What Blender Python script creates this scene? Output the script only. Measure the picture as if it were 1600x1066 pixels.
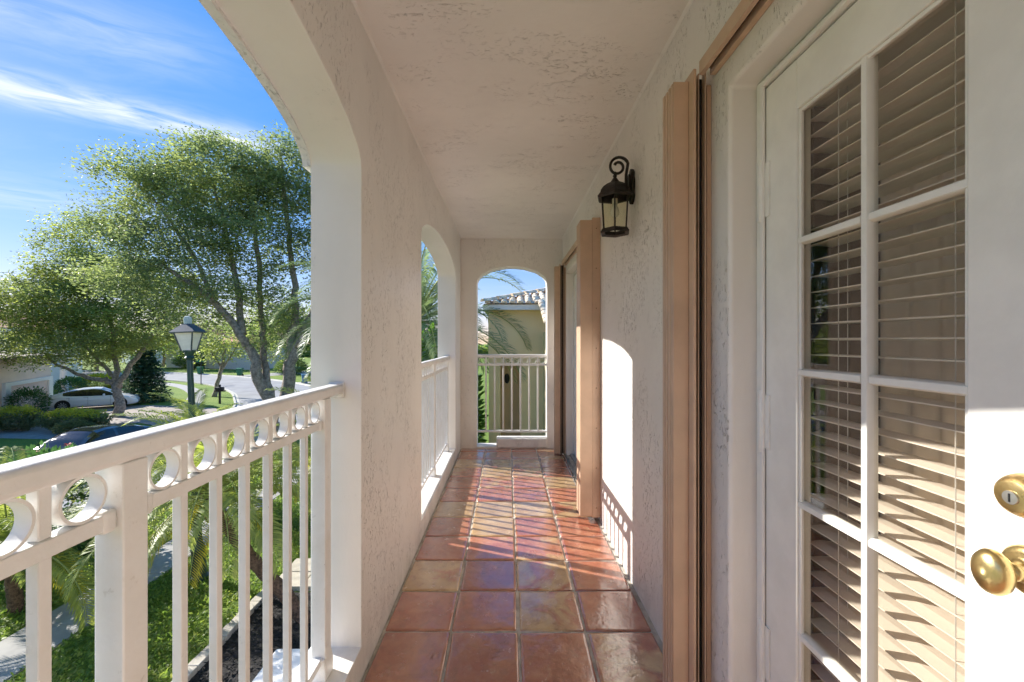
import bpy, bmesh, math, random
import numpy as np
from mathutils import Vector, Matrix, noise as mnoise

for o in list(bpy.data.objects): bpy.data.objects.remove(o)
scene = bpy.context.scene
COL = scene.collection
R = math.radians
rnd = random.Random(7)

# ------------------------------------------------------------------ camera
CAMZ, F, VX, VY = 1.33, 663.0, 792.0, 533.0
cd = bpy.data.cameras.new('camera'); cam = bpy.data.objects.new('camera', cd); COL.objects.link(cam)
cam.location = (0, 0, CAMZ); cam.rotation_euler = (R(90), 0, 0)
cd.sensor_width = 36; cd.lens = 36 * F / 1600; cd.shift_x = 8 / 1600; cd.shift_y = 0
cd.clip_start = 0.02; cd.clip_end = 2000
scene.camera = cam

# ------------------------------------------------------------------ light, sky, exposure
SUN = Vector((-1, 0.41, 0.615)).normalized()          # towards the sun
EL = math.asin(SUN.z); AZ = math.atan2(SUN.x, SUN.y)  # azimuth from +Y towards +X
sl = bpy.data.lights.new('sun', 'SUN'); sl.energy = 2.3; sl.angle = R(0.53); sl.color = (1, .95, .88)
so = bpy.data.objects.new('sun', sl); COL.objects.link(so); so.location = (-30, 12, 30)
so.rotation_euler = SUN.to_track_quat('Z', 'Y').to_euler()

SKYG, SKYS, SKYV, CLOUD = .45, 2.15, .106, 2.7
world = bpy.data.worlds.new('World'); scene.world = world; world.use_nodes = True

scene.view_settings.view_transform = 'Standard'; scene.view_settings.look = 'None'
scene.view_settings.exposure = 2.13; scene.view_settings.gamma = 1; scene.view_settings.use_curve_mapping = False
scene.cycles.use_denoising = True; scene.cycles.use_adaptive_sampling = True; scene.cycles.adaptive_threshold = .02
scene.cycles.max_bounces = 9; scene.cycles.diffuse_bounces = 5; scene.cycles.glossy_bounces = 4
scene.cycles.transmission_bounces = 6; scene.cycles.transparent_max_bounces = 12
scene.cycles.sample_clamp_indirect = 6; scene.cycles.caustics_reflective = False; scene.cycles.caustics_refractive = False

# ------------------------------------------------------------------ node helpers
class NT:
    def __init__(s, tree): s.t = tree; s.n = tree.nodes; s.l = tree.links
    def add(s, typ, ins=None, **props):
        nd = s.n.new('ShaderNode' + typ)
        for k, v in props.items(): setattr(nd, k, v)
        if ins:
            for k, v in ins.items():
                sock = nd.inputs[k]
                if isinstance(v, bpy.types.NodeSocket): s.l.new(v, sock)
                else: sock.default_value = v
        return nd
    def math(s, op, a, b=0.0, c=0.0, clamp=False):
        nd = s.n.new('ShaderNodeMath'); nd.operation = op; nd.use_clamp = clamp
        for i, v in enumerate((a, b, c)):
            if isinstance(v, bpy.types.NodeSocket): s.l.new(v, nd.inputs[i])
            else: nd.inputs[i].default_value = v
        return nd.outputs[0]
    def vmath(s, op, a, b=(0, 0, 0)):
        nd = s.n.new('ShaderNodeVectorMath'); nd.operation = op
        for i, v in enumerate((a, b)):
            if isinstance(v, bpy.types.NodeSocket): s.l.new(v, nd.inputs[i])
            else: nd.inputs[i].default_value = v
        return nd.outputs['Value'] if op in ('DOT_PRODUCT', 'LENGTH', 'DISTANCE') else nd.outputs[0]
    def ramp(s, fac, stops, interp='LINEAR'):
        nd = s.n.new('ShaderNodeValToRGB'); nd.color_ramp.interpolation = interp
        el = nd.color_ramp.elements
        while len(el) < len(stops): el.new(0.5)
        for e, (p, c) in zip(el, stops):
            e.position = p; e.color = (c, c, c, 1) if isinstance(c, (int, float)) else (*c, 1)
        s.l.new(fac, nd.inputs[0]); return nd.outputs[0]
    def mix(s, fac, a, b, blend='MIX'):
        nd = s.n.new('ShaderNodeMix'); nd.data_type = 'RGBA'; nd.blend_type = blend
        for k, v in ((0, fac), (6, a), (7, b)):
            if isinstance(v, bpy.types.NodeSocket): s.l.new(v, nd.inputs[k])
            elif k == 0: nd.inputs[0].default_value = v
            else: nd.inputs[k].default_value = (*v, 1) if len(v) == 3 else v
        return nd.outputs[2]
    def smooth(s, v, lo, hi):
        nd = s.n.new('ShaderNodeMapRange'); nd.interpolation_type = 'SMOOTHSTEP'
        s.l.new(v, nd.inputs[0]); nd.inputs[1].default_value = lo; nd.inputs[2].default_value = hi
        return nd.outputs[0]
    def noise(s, vec, scale, detail=4, rough=.55, dist=0.0):
        nd = s.add('TexNoise', {'Scale': scale, 'Detail': detail, 'Roughness': rough, 'Distortion': dist})
        if vec is not None: s.l.new(vec, nd.inputs['Vector'])
        return nd.outputs[0]

# ------------------------------------------------------------------ sky with thin cirrus streaks
w = NT(world.node_tree); w.n.clear()
sky = w.add('TexSky', sky_type='NISHITA', sun_disc=False, sun_elevation=EL, sun_rotation=AZ,
            altitude=0, air_density=1.0, dust_density=0.1, ozone_density=3.0)
tc = w.add('TexCoord').outputs['Generated']
sep = w.add('SeparateXYZ', {0: tc})
zz = w.math('ADD', w.math('MAXIMUM', sep.outputs[2], 0.0), 0.06)
cp = w.add('CombineXYZ', {0: w.math('DIVIDE', sep.outputs[0], zz), 1: w.math('DIVIDE', sep.outputs[1], zz), 2: 0.0}).outputs[0]
gam = w.add('Gamma', {'Color': sky.outputs[0], 'Gamma': SKYG}).outputs[0]
hsv = w.add('HueSaturation', {'Saturation': SKYS, 'Value': 1.0, 'Color': gam}).outputs[0]
warp = w.add('TexNoise', {'Scale': 2.2, 'Detail': 4, 'Vector': cp}).outputs['Color']
cpw = w.vmath('ADD', cp, w.vmath('MULTIPLY', w.vmath('SUBTRACT', warp, (.5, .5, .5)), (.16, .16, 0)))
def streak(a, b, wid, amp, soft=.25):
    a = Vector((a[0], a[1], 0)); b = Vector((b[0], b[1], 0)); d = (b - a); L = d.length; d.normalize(); nrm = Vector((-d.y, d.x, 0))
    rel = w.vmath('SUBTRACT', cpw, tuple(a))
    along = w.vmath('DOT_PRODUCT', rel, tuple(d)); across = w.vmath('DOT_PRODUCT', rel, tuple(nrm))
    fib = w.add('TexNoise', {'Scale': 3.4, 'Detail': 7, 'Roughness': .62, 'Distortion': .5,
                'Vector': w.add('CombineXYZ', {0: w.math('MULTIPLY', along, .9), 1: w.math('MULTIPLY', across, 3.0), 2: 0.0}).outputs[0]}).outputs[0]
    g = w.math('POWER', 2.718, w.math('MULTIPLY', w.math('POWER', w.math('DIVIDE', across, wid), 2.0), -1.0))
    m = w.math('MULTIPLY', w.smooth(along, -soft, soft), w.math('SUBTRACT', 1.0, w.smooth(along, L - soft, L + soft)))
    return w.math('MULTIPLY', w.math('MULTIPLY', g, m), w.math('MULTIPLY', w.smooth(fib, .25, .75), amp))
s1 = streak((-2.6, .75), (-1.02, 1.92), .12, 1.0)
s2 = streak((-2.6, .45), (-.95, 1.35), .16, .30)
s3 = streak((-3.6, 1.6), (-1.9, 2.9), .30, .32)
fill = w.math('MULTIPLY', w.smooth(w.noise(w.vmath('MULTIPLY', cpw, (.5, 1.1, 1)), 1.6, 7, .62), .52, .88), .22)
cl = w.math('ADD', w.math('ADD', s1, s2), w.math('ADD', s3, fill), clamp=True)
cl = w.math('MULTIPLY', cl, w.smooth(sep.outputs[2], .0, .12), clamp=True)
hsv = w.mix(1.0, hsv, (1.02, .87, 1.06, 1), 'MULTIPLY')
skyc = w.mix(cl, hsv, (CLOUD * .93, CLOUD * .96, CLOUD, 1))
bg = w.add('Background', {'Color': skyc, 'Strength': SKYV})
wo = w.add('OutputWorld'); w.l.new(bg.outputs[0], wo.inputs[0])

# ------------------------------------------------------------------ materials
MATS = {}
def newmat(name):
    m = bpy.data.materials.new(name); m.use_nodes = True
    t = NT(m.node_tree); t.n.clear()
    out = t.add('OutputMaterial'); MATS[name] = m
    return m, t, out
def simple(name, col, rough=.5, metal=0.0, var=.08, vs=6.0, bump=0.0, bs=60.0, spec=.5, coat=0.0):
    m, t, out = newmat(name)
    oc = t.add('TexCoord').outputs['Object']
    n = t.noise(oc, vs, 5, .6)
    c = t.mix(t.smooth(n, .3, .7), tuple(x * (1 - var) for x in col), tuple(min(1, x * (1 + var)) for x in col))
    p = t.add('BsdfPrincipled', {'Base Color': c, 'Metallic': metal, 'Specular IOR Level': spec, 'Coat Weight': coat,
              'Roughness': t.math('ADD', t.math('MULTIPLY', t.noise(oc, vs * 3, 3), .16), rough - .08)})
    if bump:
        b = t.add('Bump', {'Strength': 1.0, 'Distance': bump, 'Height': t.noise(oc, bs, 5, .6)})
        t.l.new(b.outputs[0], p.inputs['Normal'])
    t.l.new(p.outputs[0], out.inputs[0]); return m
def stucco(name, col, depth=.005, stretch=(1, 1, .42), pits=1.0, pit_dark=.55, lo=.42, hi=.56, lumps=.30, rough=.40):
    m, t, out = newmat(name)
    oc = t.add('TexCoord').outputs['Object']
    v = t.vmath('MULTIPLY', oc, stretch)
    big = t.smooth(t.noise(t.vmath('MULTIPLY', oc, tuple(.5 + .5 * s for s in stretch)), 3.1, 4, .6), lo, hi)   # where the trowel tore the coat
    n1 = t.noise(v, 58, 4, .6, 1.8)
    tear = t.smooth(n1, .585, .645)
    pit = t.math('MULTIPLY', tear, t.math('ADD', t.math('MULTIPLY', big, .95 * pits), .05 * pits))
    lump = t.noise(v, 20, 4, .55, .8)
    fine = t.noise(oc, 150, 3, .6)
    h = t.math('ADD', t.math('MULTIPLY', lump, lumps), t.math('MULTIPLY', fine, .06))
    h = t.math('SUBTRACT', h, t.math('MULTIPLY', pit, .75))
    b = t.add('Bump', {'Strength': 1.0, 'Distance': depth, 'Height': h})
    tone = t.mix(t.smooth(t.noise(oc, 1.3, 5, .6), .3, .72), tuple(x * .93 for x in col), tuple(min(.9, x * 1.03) for x in col))
    cc = t.mix(t.math('MULTIPLY', t.smooth(n1, .615, .68), t.math('MULTIPLY', t.math('ADD', t.math('MULTIPLY', big, .95), .05), pit_dark)), tone, tuple(x * .35 for x in col))  # torn pits tinted darker than the coat
    zc = t.add('SeparateXYZ', {0: oc}).outputs[2]
    foot = t.math('MULTIPLY', t.math('SUBTRACT', 1.0, t.smooth(t.math('ABSOLUTE', zc), .0, .30)), t.smooth(t.noise(v, 7, 5, .65), .38, .66))
    run = t.smooth(t.noise(t.vmath('MULTIPLY', oc, (6, 6, .35)), 2.2, 5, .6), .60, .80)
    cc = t.mix(t.math('MULTIPLY', foot, .38), cc, tuple(x * .45 for x in col)); cc = t.mix(t.math('MULTIPLY', run, .16), cc, tuple(x * .5 for x in col))
    p = t.add('BsdfPrincipled', {'Base Color': cc, 'Roughness': rough, 'Specular IOR Level': .45, 'Normal': b.outputs[0]})
    t.l.new(p.outputs[0], out.inputs[0]); return m
def leafmat(name, cols, trans=.35, rough=.5, per=True):
    m, t, out = newmat(name)
    g = t.add('NewGeometry'); oc = t.add('TexCoord').outputs['Object']
    r = t.math('ADD', t.math('MULTIPLY', g.outputs['Random Per Island'], .55), t.math('MULTIPLY', t.smooth(t.noise(oc, .55, 3), .3, .7), .45))
    k = len(cols); c = t.ramp(r, [(i / (k - 1), cols[i]) for i in range(k)])
    p = t.add('BsdfPrincipled', {'Base Color': c, 'Roughness': rough, 'Specular IOR Level': .4})
    tr = t.add('BsdfTranslucent', {'Color': t.mix(1.0, c, (1.75, 1.75, 1.1), 'MULTIPLY')})
    mx = t.add('MixShader', {0: trans, 1: p.outputs[0], 2: tr.outputs[0]})
    t.l.new(mx.outputs[0], out.inputs[0]); return m
def glassmat(name, tint=(.93, .96, .94), ior=1.5, rough=0.0):
    m, t, out = newmat(name)
    g = t.add('NewGeometry')
    cs = t.math('ABSOLUTE', t.vmath('DOT_PRODUCT', g.outputs['Normal'], g.outputs['Incoming']))
    r0 = ((ior - 1) / (ior + 1)) ** 2
    fr = t.math('ADD', t.math('MULTIPLY', t.math('POWER', t.math('SUBTRACT', 1.0, cs), 5.0), 1 - r0), r0)
    tr = t.add('BsdfTransparent', {'Color': (*tint, 1)}); gl = t.add('BsdfGlossy', {'Color': (1, 1, 1, 1), 'Roughness': rough})
    mx = t.add('MixShader', {0: fr, 1: tr.outputs[0], 2: gl.outputs[0]})
    t.l.new(mx.outputs[0], out.inputs[0]); return m

WALLC = (.82, .785, .74)
stucco('stucco_wall', WALLC)
stucco('stucco_smooth', WALLC, .004, pits=.35, pit_dark=.25, lo=.58, hi=.7)
stucco('stucco_ceiling', (.83, .80, .765), .0038, (.38, 1, 1), 1.0, .45, .46, .60, .2, .5)
stucco('stucco_yellow', (.93, .75, .46), .003, pits=.2, pit_dark=.05)
stucco('stucco_tan', (.74, .55, .34), .003, pits=.2, pit_dark=.05)
stucco('stucco_beige', (.86, .66, .54), .003, pits=.2, pit_dark=.05)
stucco('stucco_white', (.78, .77, .75), .012, pits=1.0, pit_dark=.1)
simple('grout', (.46, .43, .38), .85, var=.3, vs=14, bump=.003, bs=120)
simple('white_paint', (.80, .79, .76), .38, var=.03, vs=9, bump=.0006, bs=45)
simple('door_paint', (.80, .79, .74), .36, var=.05, vs=8, bump=.0008, bs=30)
simple('shutter_paint', (.57, .395, .275), .42, var=.09, vs=5, bump=.0004, bs=30)
simple('shutter_blade', (.52, .37, .26), .45, var=.05)
simple('aluminium', (.55, .55, .53), .38, .9, .1)
simple('slat', (.80, .745, .67), .5, var=.04)
simple('cord', (.62, .60, .56), .7)
simple('brass', (.62, .47, .21), .30, 1.0, .12, 18, .0006, 60)
simple('brass_worn', (.50, .34, .14), .45, 1.0, .45, 55, .0008, 90)
simple('steel', (.55, .55, .52), .35, 1.0)
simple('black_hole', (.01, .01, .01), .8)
simple('bronze', (.018, .013, .010), .42, .3, .5, 40, .002, 90)
simple('screw', (.20, .12, .07), .5, .6)
simple('concrete', (.34, .33, .31), .85, var=.14, vs=3, bump=.002, bs=70)
simple('edging', (.46, .42, .36), .85, var=.16, vs=5, bump=.003, bs=60)
simple('kerb', (.50, .48, .42), .85, var=.12, vs=4, bump=.003)
simple('asphalt', (.27, .27, .27), .9, var=.16, vs=.6, bump=.003, bs=140)
simple('paver', (.32, .27, .235), .85, var=.2, vs=8, bump=.003)
simple('mulch_bed', (.022, .02, .019), .95, var=.5, vs=30, bump=.02, bs=40)
simple('mulch', (.026, .024, .023), .9, var=.6, vs=20)
simple('lamp_green', (.028, .065, .062), .42, .1, .15)
simple('lamp_roof', (.07, .085, .095), .5, .2, .2)
simple('lamp_cap', (.42, .50, .47), .55)
simple('lamp_glass', (.80, .76, .70), .35)
simple('bark', (.30, .25, .20), .9, var=.45, vs=9, bump=.03, bs=16)
simple('palm_bark', (.16, .095, .06), .9, var=.5, vs=22, bump=.03, bs=30)
simple('rachis', (.26, .30, .08), .55)
simple('garage_door', (.76, .56, .46), .6, var=.04)
simple('roof_tile', (.84, .64, .46), .75, var=.3, vs=7, bump=.004)
simple('roof_dark', (.30, .25, .22), .8)
simple('roof_red', (.42, .15, .09), .8, var=.2)
simple('bin_green', (.02, .16, .075), .45)
simple('bin_blue', (.08, .20, .32), .45)
simple('post_dark', (.035, .03, .028), .6)
simple('sign_green', (.02, .20, .10), .5)
simple('car_white', (.80, .81, .82), .22, var=.01, coat=.6)
simple('car_black', (.02, .022, .026), .15, var=.05, coat=1.0, spec=.8)
simple('car_glass', (.015, .018, .02), .06, var=.05, spec=.8)
simple('tyre', (.012, .012, .012), .8)
simple('rim', (.45, .45, .46), .35, .8)
simple('headlight', (.55, .58, .60), .12)
simple('taillight', (.25, .01, .01), .2)
simple('room_paint', (.74, .66, .56), .8)
simple('curtain_cloth', (.68, .58, .47), .85, var=.08)
simple('drape', (.09, .055, .035), .8, var=.3)
simple('ornament', (.025, .03, .035), .45)
simple('petal_red', (.62, .035, .02), .6, var=.2)
simple('far_wall', (.66, .62, .58), .8)
simple('far_glass', (.06, .09, .11), .15)
simple('bulb', (.78, .78, .76), .25)
glassmat('pane', (.95, .935, .905), 1.62); glassmat('lantern_glass', (.92, .92, .80), 1.35)
leafmat('oak_leaf', [(.125, .17, .11), (.185, .235, .135), (.25, .30, .145), (.37, .40, .155)], 0.52)
leafmat('oak_leaf_light', [(.145, .19, .095), (.215, .265, .115), (.30, .345, .12), (.43, .45, .14)], 0.54)
leafmat('far_leaf', [(0.093, 0.155, 0.070), (0.155, 0.240, 0.085), (0.264, 0.341, 0.093), (0.403, 0.434, 0.124)], .4)
leafmat('conifer_leaf', [(.03, .075, .05), (.05, .115, .07), (.085, .16, .085)], 0.3)
leafmat('hedge_leaf', [(.12, .15, .075), (.18, .20, .10), (.23, .21, .13)], 0.4)
leafmat('hedge_tip', [(.34, .35, .05), (.48, .46, .06), (.58, .54, .09)], 0.45)
leafmat('bush_leaf', [(0.044, 0.112, 0.044), (0.075, 0.163, 0.062), (0.125, 0.225, 0.075)], .35)
leafmat('palm_leaf', [(.18, .22, .07), (.27, .32, .09), (.42, .44, .12)], 0.45)
leafmat('palm_old', [(.28, .26, .03), (.40, .34, .03), (.50, .42, .05)], .4)
leafmat('date_leaf', [(0.125, 0.175, 0.106), (0.175, 0.237, 0.138), (0.250, 0.312, 0.188)], .4, .4)
leafmat('broad_leaf', [(.06, .15, .025), (.10, .22, .035), (.16, .29, .05)], .45, .35)
leafmat('grass_blade', [(.11, .19, .045), (.15, .24, .055), (.21, .29, .065), (.28, .29, .10)], 0.5)
leafmat('bromeliad', [(.30, .05, .03), (.42, .09, .05), (.20, .10, .05)], .3)

def lawn_mat():
    m, t, out = newmat('lawn')
    oc = t.add('TexCoord').outputs['Object']
    a = t.noise(oc, .35, 5, .6); b = t.noise(oc, 14, 5, .7)
    c = t.mix(t.smooth(a, .35, .65), (.14, .22, .035), (.20, .27, .05))
    c = t.mix(t.math('MULTIPLY', t.smooth(b, .45, .75), .6), c, (.075, .13, .025))
    bp = t.add('Bump', {'Strength': 1.0, 'Distance': .04, 'Height': b})
    p = t.add('BsdfPrincipled', {'Base Color': c, 'Roughness': .9, 'Specular IOR Level': .2, 'Normal': bp.outputs[0]})
    t.l.new(p.outputs[0], out.inputs[0])
lawn_mat()
def rail_mat():
    m, t, out = newmat('rail_paint')
    oc = t.add('TexCoord').outputs['Object']
    c = t.mix(t.smooth(t.noise(oc, 6, 6, .65), .35, .72), (.81, .80, .78), (.74, .72, .68))
    c = t.mix(t.math('MULTIPLY', t.smooth(t.noise(oc, 26, 6, .7), .62, .72), .35), c, (.42, .38, .32))
    c = t.mix(t.math('MULTIPLY', t.smooth(t.noise(oc, 70, 3, .6), .74, .78), .8), c, (.20, .10, .05))
    bp = t.add('Bump', {'Strength': 1.0, 'Distance': .0012, 'Height': t.noise(oc, 55, 4, .6)})
    p = t.add('BsdfPrincipled', {'Base Color': c, 'Roughness': t.math('ADD', t.math('MULTIPLY', t.noise(oc, 18, 4), .3), .26), 'Normal': bp.outputs[0]})
    t.l.new(p.outputs[0], out.inputs[0])
rail_mat()
def tile_mat():
    m, t, out = newmat('saltillo')
    oi = t.add('ObjectInfo'); oc0 = t.add('TexCoord').outputs['Object']
    oc = t.vmath('ADD', oc0, t.vmath('MULTIPLY', t.add('CombineXYZ', {0: oi.outputs['Random'], 1: oi.outputs['Random'], 2: oi.outputs['Random']}).outputs[0], (57, 91, 33)))
    red = t.mix(t.smooth(t.noise(oc, 9, 5, .62), .32, .7), (.37, .125, .075), (.50, .215, .125))
    och = t.mix(t.smooth(t.noise(oc, 7, 5, .6), .3, .7), (.46, .29, .14), (.60, .42, .23))
    sc = t.add('SeparateColor', {0: oi.outputs['Color']})
    f = t.math('ADD', sc.outputs[0], t.math('MULTIPLY', t.math('SUBTRACT', t.noise(oc, 5.5, 4, .6, .6), .5), 1.7))
    c = t.mix(t.smooth(f, .38, .66), red, och)
    c = t.mix(t.math('MULTIPLY', t.smooth(t.noise(oc, 4, 4), .5, .8), .45), c, (.29, .075, .05))
    c = t.mix(t.math('MULTIPLY', t.smooth(t.noise(oc, 15, 5, .65, .8), .48, .72), .55), c, (.25, .115, .07))
    c = t.mix(t.math('MULTIPLY', t.smooth(t.noise(oc, 22, 5, .7, .4), .58, .74), .5), c, (.52, .33, .19))
    speck = t.smooth(t.noise(oc, 85, 4, .7), .66, .75)
    c = t.mix(t.math('MULTIPLY', speck, .45), c, (.50, .34, .24))
    c = t.mix(1.0, c, t.add('CombineColor', {0: sc.outputs[1], 1: sc.outputs[1], 2: sc.outputs[1]}).outputs[0], 'MULTIPLY')
    wear = t.smooth(t.noise(oc, 11, 6, .7), .42, .72)
    rough = t.math('ADD', t.math('MULTIPLY', wear, .20), .11)
    h = t.math('ADD', t.math('MULTIPLY', t.noise(oc, 9, 3, .5), 1.0), t.math('MULTIPLY', t.noise(oc, 48, 4, .65, .6), .22))
    h = t.math('SUBTRACT', h, t.math('MULTIPLY', t.smooth(t.noise(oc, 95, 3, .6), .62, .72), .10))
    bp = t.add('Bump', {'Strength': 1.0, 'Distance': .0042, 'Height': h})
    p = t.add('BsdfPrincipled', {'Base Color': c, 'Roughness': rough, 'Specular IOR Level': .55, 'Normal': bp.outputs[0], 'Coat Weight': 1.0, 'Coat IOR': 1.75, 'Coat Roughness': t.math('ADD', t.math('MULTIPLY', wear, .26), .07), 'Coat Normal': bp.outputs[0]})
    t.l.new(p.outputs[0], out.inputs[0])
tile_mat()

# ------------------------------------------------------------------ mesh helpers
def px(x, y, Y): return Vector(((x - VX) * Y / F, Y, CAMZ - (y - VY) * Y / F))
class MB:
    def __init__(s): s.v = []; s.f = []
    def add(s, vs, fs):
        k = len(s.v); s.v += [tuple(p) for p in vs]; s.f += [tuple(i + k for i in f) for f in fs]; return s
    def box(s, x0, x1, y0, y1, z0, z1):
        return s.add([(x0, y0, z0), (x1, y0, z0), (x1, y1, z0), (x0, y1, z0), (x0, y0, z1), (x1, y0, z1), (x1, y1, z1), (x0, y1, z1)],
                     [(0, 3, 2, 1), (4, 5, 6, 7), (0, 1, 5, 4), (1, 2, 6, 5), (2, 3, 7, 6), (3, 0, 4, 7)])
    def prism(s, pts, a, b, axis='z'):
        f = {'z': lambda p, h: (p[0], p[1], h), 'y': lambda p, h: (p[0], h, p[1]), 'x': lambda p, h: (h, p[0], p[1])}[axis]
        n = len(pts); vs = [f(p, a) for p in pts] + [f(p, b) for p in pts]
        return s.add(vs, [tuple(range(n))[::-1], tuple(range(n, 2 * n))] + [(i, (i + 1) % n, n + (i + 1) % n, n + i) for i in range(n)])
    def tube(s, path, rad, seg=8, cap=True):
        path = [Vector(p) for p in path]; n = len(path)
        rad = rad if isinstance(rad, (list, tuple)) else [rad] * n
        up = Vector((0, 0, 1)); vs = []; u = None
        for i, p in enumerate(path):
            d = (path[min(i + 1, n - 1)] - path[max(i - 1, 0)]).normalized()
            if u is None: u = d.orthogonal().normalized()
            else:
                u = (u - d * u.dot(d)); u = u.normalized() if u.length > 1e-6 else d.orthogonal().normalized()
            v = d.cross(u)
            for k in range(seg):
                a = 2 * math.pi * k / seg; vs.append(p + (u * math.cos(a) + v * math.sin(a)) * rad[i])
        fs = [(i * seg + k, i * seg + (k + 1) % seg, (i + 1) * seg + (k + 1) % seg, (i + 1) * seg + k) for i in range(n - 1) for k in range(seg)]
        if cap: fs += [tuple(range(seg))[::-1], tuple(range((n - 1) * seg, n * seg))]
        return s.add(vs, fs)
    def lathe(s, prof, c=(0, 0, 0), seg=16, axis='z', phase=0.0):
        vs = []; n = len(prof)
        for r, h in prof:
            for k in range(seg):
                a = 2 * math.pi * k / seg + phase; x, y = r * math.cos(a), r * math.sin(a)
                q = {'z': (x, y, h), 'x': (h, x, y), 'y': (y, h, x)}[axis]
                vs.append((c[0] + q[0], c[1] + q[1], c[2] + q[2]))
        fs = [(i * seg + k, i * seg + (k + 1) % seg, (i + 1) * seg + (k + 1) % seg, (i + 1) * seg + k) for i in range(n - 1) for k in range(seg)]
        fs += [tuple(range(seg))[::-1], tuple(range((n - 1) * seg, n * seg))]
        return s.add(vs, fs)
    def ringx(s, c, ro, ri, x0, x1, seg=24):      # flat ring whose axis is X
        vs = []
        for k in range(seg):
            a = 2 * math.pi * k / seg; cy, sz = math.cos(a), math.sin(a)
            for (x, r) in ((x0, ro), (x1, ro), (x1, ri), (x0, ri)): vs.append((x, c[1] + cy * r, c[2] + sz * r))
        fs = []
        for k in range(seg):
            a, b = k * 4, ((k + 1) % seg) * 4
            for j in range(4): fs.append((a + j, b + j, b + (j + 1) % 4, a + (j + 1) % 4))
        return s.add(vs, fs)
    def xf(s, M): s.v = [tuple(M @ Vector(p)) for p in s.v]; return s

def tag(o, label=None, cat=None, group=None, kind=None):
    if label: o['label'] = label
    if cat: o['category'] = cat
    if group: o['group'] = group
    if kind: o['kind'] = kind
    return o
def rootloc(p):
    while p.parent: p = p.parent
    return p.location
def mesh_obj(name, me, mat, parent=None):
    o = bpy.data.objects.new(name, me); COL.objects.link(o)
    if mat and not me.materials: me.materials.append(MATS[mat])
    if parent: o.parent = parent
    return o
def build(mb, name, mat, parent=None, smooth=False, bevel=0, seg=2, local=False, fix=True):
    vs = mb.v
    if parent is not None and not local:
        l = rootloc(parent); vs = [(a - l.x, b - l.y, c - l.z) for a, b, c in vs]
    me = bpy.data.meshes.new(name); me.from_pydata(vs, [], mb.f)
    if fix:
        bm = bmesh.new(); bm.from_mesh(me); bmesh.ops.recalc_face_normals(bm, faces=bm.faces); bm.to_mesh(me); bm.free()
    o = mesh_obj(name, me, mat, parent)
    if smooth:
        me.shade_smooth()
        if smooth != 'all': me.set_sharp_from_angle(angle=R(38))
    if bevel:
        b = o.modifiers.new('bevel', 'BEVEL'); b.width = bevel; b.segments = seg; b.limit_method = 'ANGLE'; b.angle_limit = R(40)
        me.shade_smooth(); me.set_sharp_from_angle(angle=R(38)) if not smooth else None
    return o
def thing(name, label, cat, loc=(0, 0, 0), group=None):
    o = bpy.data.objects.new(name, None); COL.objects.link(o); o.location = loc; o.empty_display_size = .1
    return tag(o, label, cat, group)
def copy_tree(o, parent=None):
    c = o.copy(); COL.objects.link(c); c.parent = parent
    for ch in list(o.children): copy_tree(ch, c)
    return c
def npmesh(name, v, f, mat, parent=None):
    me = bpy.data.meshes.new(name); me.from_pydata(np.asarray(v).tolist(), [], np.asarray(f).tolist())
    return mesh_obj(name, me, mat, parent)
def leaves(centers, size, seed, aspect=.45, flat=.35, up=0.0):
    """one folded-diamond leaf per centre"""
    rg = np.random.default_rng(seed); c = np.asarray(centers, float); n = len(c)
    d = rg.normal(size=(n, 3)); d[:, 2] = d[:, 2] * flat + up; d /= np.linalg.norm(d, axis=1)[:, None] + 1e-9
    s = np.cross(d, rg.normal(size=(n, 3)) * .55 + np.array([0, 0, 1.0])); s /= np.linalg.norm(s, axis=1)[:, None] + 1e-9
    L = (size * rg.uniform(.65, 1.35, n))[:, None]; W = L * aspect * .5
    v = np.stack([c, c + d * L * .45 + s * W, c + d * L, c + d * L * .45 - s * W], 1).reshape(-1, 3)
    f = np.arange(n * 4).reshape(n, 4); return v, f
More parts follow.
